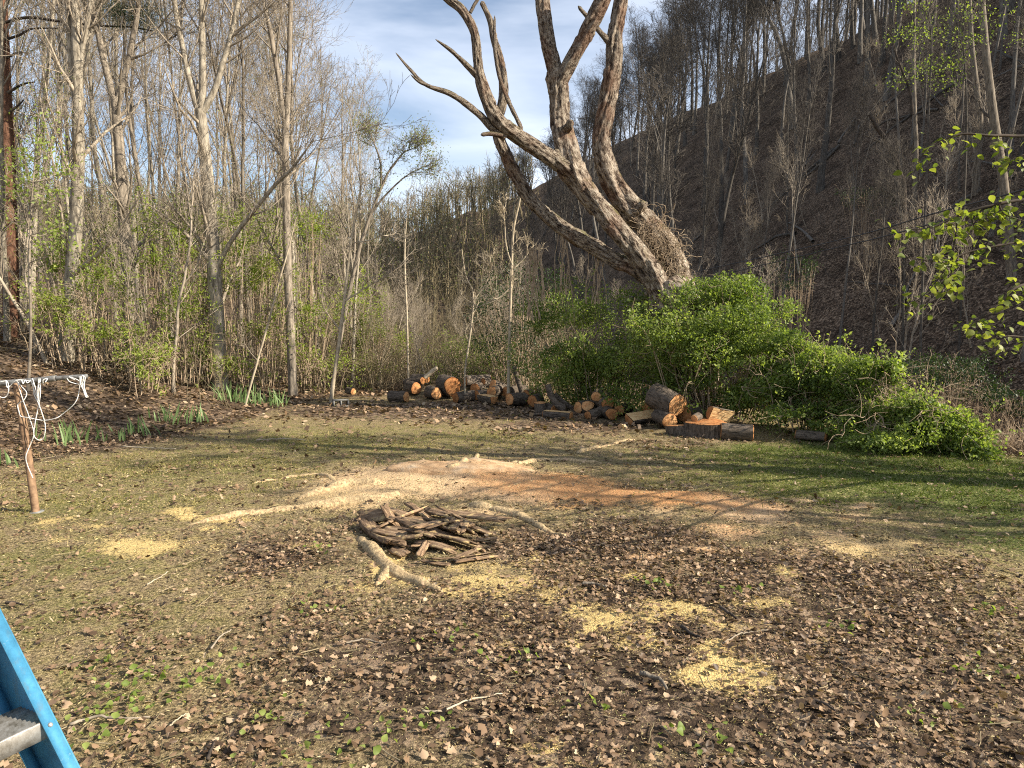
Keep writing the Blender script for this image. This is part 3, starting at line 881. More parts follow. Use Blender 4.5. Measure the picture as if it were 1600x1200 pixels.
# ------------------------------------------------------------------ cut logs
LOGN = 26
def make_log(face_px, Y, r_px, axis, length, label, kind='log', flat_top=None, half=None, r_m=None, seed=0, roundness=0.10, z_min=True):
    """a sawn log: first face centred at the pixel at distance Y, running along axis"""
    g = np.random.default_rng(seed * 7 + 3)
    r = r_m if r_m else r_px / FPX * Y
    ax = norm(np.array(axis, float))
    c0 = P(face_px[0], face_px[1], Y)
    root = empty(kind, c0)
    # local frame: x along the axis
    up = np.array((0, 0, 1.0)) if abs(ax[2]) < 0.9 else np.array((0, 1.0, 0))
    s = norm(np.cross(up, ax)); w = np.cross(ax, s)
    Mx = np.array([ax, s, w]).T
    import mathutils
    root.rotation_euler = mathutils.Matrix(Mx.tolist()).to_euler()
    th = np.arange(LOGN) * 2 * pi / LOGN
    prof = 1 + roundness * (np.sin(2 * th + g.uniform(0, 6)) * 0.6 + np.sin(3 * th + g.uniform(0, 6)) * 0.5)
    n = max(5, int(length / 0.05))
    xs = np.linspace(0, length, n)
    XX, TH = np.meshgrid(xs, th, indexing='ij')
    ribs = fbm(TH * 5.5, XX * 3 + seed * 3.1, seed + 11, 3)
    ribs[:, -1] = (ribs[:, 0] + ribs[:, -2]) / 2
    rr = r * prof[None] * (1 + 0.24 * (ribs - 0.5) + 0.05 * (XX / length - 0.5))
    Yv, Zv = np.cos(TH) * rr, np.sin(TH) * rr
    if half is not None:      # sawn or split flat along the length
        a, off = half
        ca, sa = cos(a), sin(a)
        dd = Yv * ca + Zv * sa
        ex = np.maximum(dd - off * r, 0)
        Yv = Yv - ca * ex; Zv = Zv - sa * ex
    v = np.stack([XX, Yv, Zv], -1)
    idx = np.arange(n * LOGN).reshape(n, LOGN)
    a_ = idx[:-1]; b_ = idx[1:]
    q = np.stack([a_, np.roll(a_, -1, 1), np.roll(b_, -1, 1), b_], -1).reshape(-1, 4)
    if half is not None:
        mk = (Yv * ca + Zv * sa) > off * r - 1e-4
        fm = mk.ravel()[q].all(1)
        qb, qs = q[~fm], q[fm]
    else:
        qb, qs = q, None
    obj('bark', mesh('bark', v.reshape(-1, 3), [qb], True), M['log_bark'], root)
    if qs is not None and len(qs):
        vs = v.reshape(-1, 3) + np.array((0, ca, sa)) * (0.004 + 0.01 * g.random((n * LOGN, 1)))
        obj('sawn_side', mesh('sawn_side', vs, [qs], False), M['split'], root)
    for e, xx in ((0, -0.004), (n - 1, length + 0.004)):
        rim = np.stack([np.full(LOGN, xx), Yv[e] * 0.96, Zv[e] * 0.96], -1)
        inn = np.stack([np.full(LOGN, xx - (0.01 if e == 0 else -0.01)), Yv[e] * 0.9, Zv[e] * 0.9], -1)
        vv = np.vstack([rim, inn, [[xx - (0.012 if e == 0 else -0.012), Yv[e].mean(), Zv[e].mean()]]])
        k = np.arange(LOGN)
        qd = np.stack([k, (k + 1) % LOGN, LOGN + (k + 1) % LOGN, LOGN + k], -1)
        tr = np.stack([LOGN + k, LOGN + (k + 1) % LOGN, np.full(LOGN, 2 * LOGN)], -1)
        if e == 0: qd, tr = qd[:, ::-1], tr[:, ::-1]
        obj('cut_face', mesh('cut_face', vv, [qd, tr], False), M['cut'], root)
    tag(root, label, 'log', 'sawn logs heaped along the yard edge')
    return root

LOGS = [
 # face px, Y, r_px, axis, length, label, half
 ((635, 621), 19.6, 9.5, (-.92, .4, 0), .50, 'sawn log lying alone at the thin end of the log heap', None),
 ((660, 595), 21.0, 5.5, (-.8, .6, -.12), .7, 'thin log with small oval end on top of the heap beside the dry brush', None),
 ((666, 592), 21.4, 7.5, (-.75, .66, -.05), .6, 'log with shaded brown end just behind the thin log', None),
 ((707, 604), 20.0, 15.5, (-.5, .86, .05), .55, 'largest round in the far half of the heap, broad orange end lit by sun', None),
 ((690, 606), 20.3, 13, (.5, .86, 0), .4, 'thick round with shaded orange end pressed against the largest far round', None),
 ((727, 596), 20.6, 8.8, (.9, .44, .02), .75, 'log with narrow shaded end facing the thick rounds', None),
 ((712, 622), 19.4, 8.5, (.75, .65, .03), .6, 'dark mossy log low in the heap under the thick rounds', None),
 ((753, 599), 20.6, 8.5, (.7, .6, -.35), .6, 'log with tilted slanting pink cut high on the heap', None),
 ((770, 601), 20.0, 8.5, (.7, .6, -.35), .6, 'second log with slanting pink cut next to the dead twigs', None),
 ((768, 612), 19.4, 8.5, (.4, .9, 0), .5, 'small round with dull orange end in the middle of the heap', None),
 ((772, 622), 18.8, 9, (-.7, .7, .05), .5, 'log with flat sawn top low in front of the heap', (pi / 2, .2)),
 ((745, 618), 19.6, 8.0, (.8, .5, .05), .7, 'dark barked log wedged in the middle of the heap', None),
 ((796, 624), 18.4, 10.5, (.8, .6, -.05), .5, 'thick dark log with slanted shaded end before the leaning sapling', None),
 ((832, 627), 18.0, 9.5, (.45, .88, 0), .4, 'round with orange end right behind the short upright block', None),
 ((835, 611), 19.0, 5.0, (.3, .94, 0), .5, 'smallest round, dull orange end under the dark shrub', None),
 ((892, 648), 16.3, 9.8, (-.93, .36, .02), .62, 'log with bright end and notched top lying before the bush', (pi / 2, .35)),
 ((919, 650), 16.2, 8.0, (.75, .6, .18), .55, 'dark log with reddish shaded end tipped up in the gap', None),
 ((950, 631), 16.4, 10.5, (-.15, .98, 0), .45, 'upper of two small orange rounds stacked beside the long slabbed log', None),
 ((956, 647), 16.0, 10, (-.15, .98, .02), .45, 'lower of two small orange rounds stacked beside the long slabbed log', None),
 ((918, 634), 16.8, 10.0, (.1, .75, -.65), .45, 'tilted log with flat pale cut under the tall split piece', None),
 ((983, 655), 15.3, 10.5, (.86, .5, .06), 1.05, 'long log slabbed flat along its top, in front of the bush', (radians(120), .3)),
 ((1058, 634), 14.9, 21, (-.58, .76, .28), .62, 'biggest log, propped up with its rough sunlit end facing out', None),
 ((1047, 658), 14.7, 13, (-.25, .95, .1), .5, 'bark covered chunk wedged under the biggest log', None),
 ((1068, 646), 15.2, 14, (.7, .7, 0), .45, 'dark round leaning behind the biggest log', None),
 ((1176, 676), 13.3, 12.5, (-.96, .26, .02), .55, 'rough barked log lying on its side at the near end of the heap', None),
 ((1290, 683), 13.0, 8.0, (-.8, .6, 0), .5, 'lone log with bright orange end poking out under the bush', None),
 ((552, 612), 20.8, 5.0, (-.6, .8, 0), .4, 'small sawn round lying off the heap near the concrete block', None),
 ((650, 607), 20.5, 9.5, (-.55, .83, 0), .5, 'dark log at the bottom of the heap under the thin log', None),
 ((682, 615), 19.9, 9.5, (-.5, .86, 0), .5, 'dark log low beside the shaded thick round', None),
 ((742, 609), 20.3, 10, (.45, .9, 0), .6, 'dark log under the slanting pink cuts', None),
 ((790, 612), 19.6, 8, (.8, .6, 0), .7, 'dark log behind the thick slanted log', None),
 ((866, 640), 17.2, 8, (-.6, .8, 0), .5, 'round behind the notched log with dull end', None),
 ((903, 637), 16.9, 9, (.7, .7, 0), .6, 'dark log filling the gap behind the reddish end', None),
 ((968, 640), 16.3, 8.5, (.5, .85, 0), .5, 'round peering over the long slabbed log', None),
 ((1010, 640), 15.9, 9.5, (.3, .95, 0), .5, 'round with orange end between slabbed log and biggest log', None),
 ((822, 618), 18.8, 8.5, (.6, .8, 0), .6, 'dark log behind the upright block', None),
 ((1045, 618), 16.5, 9, (-.9, .4, 0), .6, 'log half hidden behind the biggest log', None),
]
for i, (fp, Y, rp, ax, ln, lab, half) in enumerate(LOGS):
    make_log(fp, Y, rp, ax, ln, lab, half=half, seed=i + 1)
# upright rounds: axis straight down from the top face
make_log((844, 629.5), 17.3, 10, (0.03, .05, -1), .27, 'short upright block with pale sawn top beside the leaning branch', seed=40)
make_log((1062, 665), 14.0, 21, (0.05, -.12, -1), .24, 'low wide round standing on end under the propped log', seed=41)
make_log((1103, 659), 13.75, 31, (0.03, 0.06, -1), .35, 'widest round standing on end with a flat pale top', seed=42, roundness=.09)
make_log((1110, 645), 13.9, 11, (.92, .32, -.22), .48, 'split log with bright yellow side lying on the wide upright rounds', half=(radians(200), .15), seed=43)
make_log((932, 620), 16.6, 8.5, (0.1, .4, .05), .3, 'tall split wedge standing up with orange face', half=(radians(90), .9), seed=44)
make_log((1085, 654), 13.75, 6, (.5, .6, .1), .2, 'small orange offcut on the wide upright rounds', seed=45)

# leaning cut branches by the heap
def branch_thing(name, path, widths, Y, mat, label, cat, seed, group=None, sides=10, dY=None):
    v, q, at = limb(None, path, widths, Y, seed, sides=sides, rough=0.06, dY=dY)
    me = mesh(name, v, [q], True, at)
    o = obj(name, me, mat)
    return tag(o, label, cat, group)
branch_thing('cut_branch', [(856, 601), (861, 618), (871, 632), (884, 640)], [10, 10, 11, 12], 17.0, M['log_bark'], 'stout grey branch standing bent over behind the upright block', 'branch', 3)
branch_thing('cut_branch', [(866, 616), (880, 628), (898, 640)], [8, 8, 7], 17.3, M['log_bark'], 'grey branch slanting down behind the notched log', 'branch', 4)
branch_thing('cut_branch', [(664, 590), (678, 578), (684, 574)], [7, 7, 6], 21.2, M['twig_pale'], 'pale branch sticking up from the top of the heap', 'branch', 5)
branch_thing('cut_branch', [(815, 612), (808, 590), (803, 572)], [9, 8, 8], 19.5, M['log_bark'], 'dark branch stub leaning against the sapling at the heap', 'branch', 6)
branch_thing('cut_branch', [(822, 649), (850, 647), (872, 648)], [4, 5, 5], 16.6, M['log_bark'], 'thin grey branch lying flat before the upright block', 'branch', 7)

# ------------------------------------------------------------------ concrete block
def box_v(x0, x1, y0, y1, z0, z1):
    v = [(x0, y0, z0), (x1, y0, z0), (x1, y1, z0), (x0, y1, z0), (x0, y0, z1), (x1, y0, z1), (x1, y1, z1), (x0, y1, z1)]
    f = [(0, 3, 2, 1), (4, 5, 6, 7), (0, 1, 5, 4), (1, 2, 6, 5), (2, 3, 7, 6), (3, 0, 4, 7)]
    return np.array(v, float), np.array(f)
p = G(531, 634)
geo = Geo()
for b_ in [(-.2, .2, -.095, -.065, 0, .19), (-.2, .2, .065, .095, 0, .19), (-.2, -.168, -.064, .064, 0, .19), (.168, .2, -.064, .064, 0, .19), (-.016, .016, -.064, .064, 0, .19)]:
    geo.add(*box_v(*b_))
blk = geo.build('concrete_block', M['concrete'], smooth_shade=False)
blk.rotation_euler = (radians(90), 0, radians(25)); blk.location = (p[0], p[1], p[2] + .085)
tag(blk, 'grey hollow concrete block lying at the back edge of the yard', 'block')

# ------------------------------------------------------------------ stump roots and broken boards
stump = empty('stump', G(660, 765))
tag(stump, 'ground-down stump, its sawdust covered roots spreading over the yard', 'stump')
so = np.array(stump.location)
ROOTS = [
 ([(640, 772), (560, 782), (500, 789), (440, 797), (385, 804), (335, 813), (285, 821)], [34, 26, 22, 20, 17, 13, 6], .03),
 ([(600, 755), (540, 757), (490, 772), (465, 780)], [30, 26, 20, 8], .02),
 ([(560, 838), (585, 862), (612, 890), (650, 908), (696, 930)], [20, 26, 28, 24, 10], .03),
 ([(610, 888), (596, 905), (588, 915)], [20, 16, 6], .02),
 ([(730, 788), (775, 796), (815, 808), (850, 826), (890, 842)], [26, 22, 18, 12, 5], .02),
 ([(700, 735), (725, 722), (748, 711)], [18, 14, 6], .03),
 ([(790, 726), (850, 719), (910, 721), (960, 724)], [14, 12, 9, 4], .02),
 ([(900, 708), (945, 697), (995, 687)], [10, 9, 4], .02),
 ([(545, 760), (500, 742), (440, 748), (390, 756)], [14, 10, 8, 4], .01),
]
for i, (pth, wd, up) in enumerate(ROOTS):
    pts = np.array([np.array(G(*q)) for q in pth])
    n = 40
    c = catmull(pts, n)
    r = np.interp(np.linspace(0, 1, n), np.linspace(0, 1, len(wd)), wd) / 2 / FPX * c[:, 1]
    c[:, 2] = terr(c[:, 0], c[:, 1]) + up * .6 - r * .5 + .05 * (fbm(np.arange(n) * .3 + i * 5, np.zeros(n), 13, 2) - .55)
    c[:2, 2] -= .12; c[-2:, 2] -= .05
    g = np.random.default_rng(i)
    geo = Geo(); 
    r = r * (1 + 0.25 * (fbm(np.arange(n) * .35 + i * 9, np.zeros(n), 3, 2) - .5))
    geo.tubes((c - so)[None], r[None], 12)
    geo.build('root', M['root'], stump, attr=False)

# the sawn-off stump top, low and ragged
xa, ya = flat(598, 752); xb, yb = flat(800, 733)
cx_, cy_ = (xa + xb) / 2, (ya + yb) / 2 + .05
th = np.linspace(0, 2 * pi, 72, endpoint=False)
rr_ = 1 + .28 * (fbm(np.cos(th) * 1.5 + 4, np.sin(th) * 1.5 + 4, 5, 3) - .5) * 2 + .1 * np.sin(3 * th + 1)
rows = []
for f_, h_ in ((1.06, -.10), (1.0, .015), (.97, .04), (.85, .03), (.7, .04), (.5, .025), (.25, .035), (.02, .03)):
    X_ = cx_ + np.cos(th) * rr_ * 1.02 * f_; Y_ = cy_ + np.sin(th) * rr_ * .52 * f_
    rows.append(np.column_stack([X_, Y_, terr(X_, Y_) + h_ + .07 * (fbm(X_ * 3.5, Y_ * 3.5, 15, 4) - .5)]))
v_ = np.concatenate(rows) - so
ix_ = np.arange(len(rows) * 72).reshape(len(rows), 72)
q_ = np.stack([ix_[:-1], np.roll(ix_[:-1], -1, 1), np.roll(ix_[1:], -1, 1), ix_[1:]], -1).reshape(-1, 4)
obj('stump_top', mesh('stump_top', v_, [q_], True), M['stump'], stump)

g = np.random.default_rng(77)
def board_mesh(seed, L, W, T):
    g = np.random.default_rng(seed)
    nx, ny = 9, 6
    taper_ = g.uniform(0, .9)
    xs = np.linspace(-.5, .5, nx) * L
    top = []; 
    v = []
    for s in (1, -1):
        for j in range(ny):
            jag0 = g.normal(0, .06) * L; jag1 = g.normal(0, .08) * L
            for i in range(nx):
                x = xs[i] + (jag0 if i == 0 else 0) + (jag1 if i == nx - 1 else 0)
                wv = W * (1 - .5 * abs(xs[i] / L) * taper_ - .08 * g.random())
                v.append((x, (j / (ny - 1) - .5) * wv + g.normal(0, .002), s * T * .5 + g.normal(0, .0022)))
    v = np.array(v)
    idx = np.arange(2 * nx * ny).reshape(2, ny, nx)
    f = []
    t = idx[0]; b = idx[1]
    f.append(np.stack([t[:-1, :-1], t[:-1, 1:], t[1:, 1:], t[1:, :-1]], -1).reshape(-1, 4))
    f.append(np.stack([b[:-1, :-1], b[1:, :-1], b[1:, 1:], b[:-1, 1:]], -1).reshape(-1, 4))
    for (A_, B_) in ((t[0], b[0]), (b[-1], t[-1])):
        f.append(np.stack([A_[:-1], B_[:-1], B_[1:], A_[1:]], -1))
    for (A_, B_) in ((b[:, 0], t[:, 0]), (t[:, -1], b[:, -1])):
        f.append(np.stack([A_[:-1], B_[:-1], B_[1:], A_[1:]], -1))
    bend = .04 * L * g.normal() * (4 * (v[:, 0] / L) ** 2 - .3)
    v[:, 2] += bend * .5
    return mesh('board', v, [np.concatenate(f)], False)
# two ends in pixels, lift above ground, width, thickness
BOARDS = [
 ((668, 798), (775, 822), .13, .10, .05, 'longest board, weathered, lying across the far side of the board pile'),
 ((560, 808), (607, 815), .10, .15, .06, 'pale thick block end lying at the outer corner of the board pile'),
 ((604, 800), (636, 812), .14, .10, .04, 'short dark board tipped on the back of the board pile'),
 ((640, 795), (668, 808), .14, .09, .04, None),
 ((592, 826), (655, 808), .17, .10, .04, 'reddish brown board lying high across the board pile'),
 ((626, 826), (665, 834), .14, .11, .05, 'black wet board in the middle of the board pile'),
 ((645, 842), (692, 822), .20, .09, .03, 'sawdust dusted board lying crosswise on top of the board pile'),
 ((682, 828), (714, 848), .14, .09, .04, None), ((698, 818), (712, 838), .18, .12, .04, None),
 ((718, 846), (726, 824), .17, .10, .03, None), ((725, 834), (742, 846), .13, .08, .03, None),
 ((604, 846), (660, 850), .12, .11, .05, 'broad board lying low at the front of the board pile'),
 ((650, 842), (730, 858), .12, .10, .04, 'dark splintered board sloping along the front of the board pile'),
 ((574, 824), (618, 858), .07, .17, .08, 'thick dark beam edging the board pile'),
 ((690, 848), (744, 856), .08, .08, .04, None), ((670, 805), (700, 815), .18, .07, .02, None), ((690, 806), (735, 822), .15, .06, .03, None),
 ((615, 860), (632, 868), .06, .12, .03, None), ((640, 862), (668, 858), .06, .12, .03, None), ((655, 870), (668, 858), .09, .06, .02, None),
 ((600, 835), (640, 838), .08, .14, .04, None), ((660, 812), (700, 830), .11, .12, .04, None), ((625, 812), (660, 820), .10, .12, .04, None),
 ((740, 848), (775, 848), .03, .07, .03, None), ((680, 882), (760, 866), .03, .05, .02, 'thin pale stick lying in front of the board pile'),
 ((715, 880), (768, 870), .03, .06, .02, None), ((660, 880), (700, 884), .03, .04, .02, None), ((712, 876), (745, 862), .05, .04, .02, None),
 ((705, 835), (735, 828), .10, .12, .04, None), ((610, 818), (668, 826), .19, .07, .03, None), ((668, 838), (716, 826), .22, .07, .03, None), ((600, 808), (622, 822), .16, .09, .03, None), ((735, 830), (765, 836), .06, .10, .03, None), ((585, 836), (630, 846), .13, .08, .03, None), ((655, 856), (705, 866), .06, .09, .03, None), ((640, 803), (690, 800), .08, .08, .03, None), ((632, 836), (676, 850), .17, .08, .03, None), ((640, 828), (690, 846), .08, .12, .04, None), ((580, 812), (640, 808), .05, .10, .04, None),
]
import mathutils
for i, (a_, b_, up, W, T, lab) in enumerate(BOARDS):
    pa, pb = flat(a_[0], a_[1] + up * 60), flat(b_[0], b_[1] + up * 60)
    c = np.array(((pa[0] + pb[0]) / 2, (pa[1] + pb[1]) / 2)); d = np.array((pb[0] - pa[0], pb[1] - pa[1]))
    L = np.linalg.norm(d)
    z = tz(*c)
    o = obj('broken_board', board_mesh(i + 500, L * 1.12, W * 1.15, T * .62), M['board'])
    o.location = (c[0], c[1], z + up * .55 + .01)
    o.rotation_euler = (g.normal(0, .33), g.normal(0, .12), atan2(d[1], d[0]))
    tag(o, lab or 'short rotten board piece jumbled in the board pile on the yard', 'board', 'rotten boards heaped by the ground-down stump')

# ------------------------------------------------------------------ clothesline post and ropes
CY = 8.24
cp = empty('clothesline_post', P(55, 805, CY))
cp.location.z = tz(cp.location.x, CY)
tag(cp, 'rusty pipe clothesline post leaning, with a crossbar tied with white rope', 'post')
co = np.array(cp.location)
def pipe(name, path, r, mat, parent, off, sides=14, n=30, Y=CY, dY=0.0):
    pts = np.array([P(q[0], q[1], Y + (q[2] if len(q) > 2 else 0) + dY) for q in path])
    c = catmull(pts, n) if len(pts) > 2 else np.linspace(pts[0], pts[1], n)
    geo = Geo(); geo.tubes((c - off)[None], np.full((1, n), r), sides, cap=True)
    return geo.build(name, mat, parent, attr=False)
pipe('post', [(57, 808), (42, 700), (26, 598)], .042, M['rust'], cp, co)
pipe('sleeve', [(40.5, 694), (39.5, 688)], .048, M['rust'], cp, co, n=4)
pipe('crossbar', [(-70, 604), (30, 597), (88, 591)], .034, M['pipe_grey'], cp, co)
pipe('crossbar_end', [(88, 591), (136, 588)], .026, M['pipe_grey'], cp, co)
pipe('base_collar', [(57, 806), (56, 799)], .085, M['pipe_grey'], cp, co, n=4)
def S(l): return [(x / 4.444, 560 + y / 4.444) for x, y in l]
def rope(paths, label, r=.005, jit=0):
    geo = Geo()
    for k, l in enumerate(paths):
        l = S(l)
        pts = np.array([P(q[0], q[1], CY - .06 - .02 * (i % 2) - .01 * k) for i, q in enumerate(l)])
        c = catmull(pts, 12 * len(pts))
        geo.tubes(c[None], np.full((1, len(c)), r), 7)
    return tag(geo.build('rope', M['rope'], attr=False), label, 'rope')
rope([[(110, 150), (150, 195), (185, 240), (165, 290), (125, 320), (132, 370), (145, 402), (200, 412), (300, 430), (380, 418), (430, 390), (520, 310), (550, 225), (552, 150)]],
     'white rope swagged in a wide curve from the post to the bar end')
rope([[(118, 155), (160, 290), (200, 400), (235, 520), (205, 610), (180, 680), (190, 740), (228, 830)]], 'white rope hanging down along the post to a knot')
rope([[(215, 155), (245, 240), (268, 310), (245, 440), (235, 530), (262, 565), (295, 560), (312, 515), (312, 450), (285, 360), (265, 300), (272, 200), (270, 140)],
      [(225, 140), (250, 220), (275, 330), (262, 300), (235, 240), (230, 150)], [(270, 140), (262, 240), (268, 320), (280, 240), (278, 140)], [(300, 180), (300, 150), (330, 140), (315, 165)]],
     'white rope bunched in loops over the crossbar')
rope([[(545, 130), (575, 120), (580, 180), (600, 250), (612, 268), (590, 260), (575, 190), (565, 130), (590, 130), (585, 200), (605, 262)],
      [(465, 140), (490, 165), (560, 180), (540, 150), (480, 128), (520, 150)], [(555, 125), (560, 180), (590, 240), (598, 270), (578, 220), (568, 160)]],
     'white rope hank knotted on the far tip of the crossbar')
rope([[(-30, 150), (10, 160), (50, 160), (60, 220), (45, 262), (15, 272), (-20, 255)], [(40, 150), (50, 200), (70, 190), (110, 155), (160, 150), (220, 160)], [(150, 150), (160, 175), (175, 150), (190, 170), (215, 150)]],
     'white rope wound along the crossbar over the post top')

# ------------------------------------------------------------------ blue stepladder
LA = P(86, 1120, 1.62)     # where a step meets the far rail
def ladder():
    r_img = (P(125, 1200, 1.50) - P(0, 945, 1.5))
    s = norm(np.array((-0.474, -0.88, 0)))               # along the step, towards the near rail
    n = np.array((-s[1], s[0], 0)) * 1.0                # horizontal front of the ladder
    if n[0] < 0: n = -n
    lean = radians(31)
    splay = radians(6.0)
    rdn = norm(np.array((0, 0, -1)) * cos(lean) + n * sin(lean) - s * sin(splay))  # down the front rail
    fr = norm(np.cross(s, rdn)); 
    if np.dot(fr, n) < 0: fr = -fr                       # front face normal of the rail
    root = empty('stepladder', (LA[0], LA[1], 0))
    tag(root, 'blue fibreglass stepladder with worn metal step', 'ladder')
    off = np.array(root.location)
    z0 = tz(LA[0], LA[1])
    t_bot = (LA[2] - z0 - 0.02) / -rdn[2]
    t_top = -0.62
    Wd, Fl, T = .150, .030, .004
    half_w = .42
    def rail(origin, sgn, rd, fdir, name, length=(t_top, t_bot)):
        # C channel: web, front flange, back flange; opens along sgn*s
        geo = Geo()
        sd = s * sgn
        for (a0, a1, b0, b1) in ((0, T, -Wd, 0), (T, Fl, -T, 0), (T, Fl, -Wd, -Wd + T)):
            v = []
            for t in length:
                for (a, b) in ((a0, b0), (a1, b0), (a1, b1), (a0, b1)):
                    v.append(origin + rd * t + sd * a + fdir * b - off)
            geo.add(np.array(v), np.array([(0, 1, 2, 3), (7, 6, 5, 4), (0, 4, 5, 1), (1, 5, 6, 2), (2, 6, 7, 3), (3, 7, 4, 0)]))
        return geo.build(name, M['ladder'], root, smooth_shade=False, attr=False)
    org = LA + fr * 0.0
    rail(org, 1, rdn, fr, 'front_rail')
    near = org + s * half_w
    rdn2 = norm(np.array((0, 0, -1)) * cos(lean) + n * sin(lean) + s * sin(splay))
    rail(near, -1, rdn2, fr, 'front_rail')
    # rear rails
    rb = norm(np.array((0, 0, -1)) * cos(radians(14)) - n * sin(radians(14)))
    fb = norm(np.cross(s, rb)); fb = -fb if np.dot(fb, n) > 0 else fb
    top = org + rdn * t_top - fr * .1
    lb = (top[2] - z0) / -rb[2]
    rail(top, 1, rb, -fb * -1, 'rear_rail', (0, lb))
    rail(near + rdn2 * t_top - fr * .1, -1, rb, -fb * -1, 'rear_rail', (0, lb))
    # steps: grooved tread and apron
    for k in range(-2, 5):
        t = k * 0.305
        if t > t_bot - .1 or t < t_top + .03: continue
        c0 = org + rdn * t
        wid = half_w + 2 * t * sin(splay) if True else half_w
        c0 = org + rdn * t
        geo = Geo()
        a0, a1 = T + .001, wid - T
        dep = .125
        prof = []
        m = 8
        for i in range(m * 2 + 1):
            b = -.0065 + -(dep - .012) * i / (m * 2)
            prof.append((b, 0.0 if i % 2 == 0 else -.007))
        outer = [(-.0045, -.044), (-.0045, -.004)] + prof + [(-dep + .0045, -.030)]
        inner = [(-dep + .008, -.030), (-dep + .008, -.008), (-.010, -.008), (-.010, -.044)]
        pr = outer + inner
        v = []
        for a in (a0, a1):
            for (b, h) in pr:
                v.append(c0 + s * a + n * b + np.array((0, 0, h)) - off)
        K = len(pr)
        f = [(i, (i + 1) % K, K + (i + 1) % K, K + i) for i in range(K)]
        geo.add(np.array(v), np.array(f))
        st = geo.build('step', M['alu'], root, smooth_shade=False, attr=False)
    # rivets on the flange
    for k in range(-2, 5):
        t = k * .305
        if t > t_bot - .1 or t < t_top + .03: continue
        c = org + rdn * (t + .012) + s * (.016) - off + fr * .001
        for cc in (c,):
            geo = Geo()
            th = np.arange(10) * 2 * pi / 10
            rings = []
            for (rr, h) in ((.0055, 0), (.0045, .0022), (.002, .003)):
                rings.append(cc + (s[None] * np.cos(th)[:, None] + rdn[None] * np.sin(th)[:, None]) * rr + fr * h)
            v = np.vstack(rings + [[cc + fr * .0032]])
            i = np.arange(10)
            q = np.concatenate([np.stack([i + 10 * j, (i + 1) % 10 + 10 * j, (i + 1) % 10 + 10 * j + 10, i + 10 * j + 10], -1) for j in (0, 1)])
            geo.add(v, q)
            geo.f.setdefault(3, []).append(np.stack([i + 20, (i + 1) % 10 + 20, np.full(10, 30)], -1))
            geo.build('rivet', M['alu'], root, attr=False)
    tp = org + rdn * t_top
    geo = Geo()
    v = []
    for h in (0, .05):
        for (a, b) in ((-.03, .03), (half_w + .03 - .04, .03), (half_w - .01, -.16), (-.03, -.16)):
            v.append(tp + s * a + n * b + np.array((0, 0, h)) - off)
    geo.add(np.array(v), np.array([(3, 2, 1, 0), (4, 5, 6, 7), (0, 1, 5, 4), (1, 2, 6, 5), (2, 3, 7, 6), (3, 0, 4, 7)]))
    geo.build('top_cap', M['ladder'], root, smooth_shade=False, attr=False)
    # foot pads
    for o_ in (org + rdn * t_bot, near + rdn2 * t_bot):
        geo = Geo(); q = o_ - off
        geo.add(*[x for x in (lambda b: (b[0] + q, b[1]))(box_v(-.03, .03, -.05, .03, -.012, .03))])
        geo.build('foot_pad', M['cable'], root, smooth_shade=False, attr=False)
ladder()

# ------------------------------------------------------------------ cables across the hollow
for lab, pth in (('upper dark cable sagging across the wooded hillside', [(1062, 432, 34), (1091, 424, 32), (1312, 375, 22), (1462, 333, 17), (1600, 296, 14), (1800, 225, 11.5)]),
                 ('lower dark cable sagging across the wooded hillside', [(1100, 434, 34), (1136, 427, 31), (1312, 386, 22), (1387, 368, 19), (1600, 309, 14), (1800, 240, 11.5)])):
    pts = np.array([P(*q) for q in pth]); c = catmull(pts, 60)
    geo = Geo(); geo.tubes(c[None], np.full((1, 60), .016), 6)
    tag(geo.build('cable', M['cable'], attr=False), lab, 'cable')

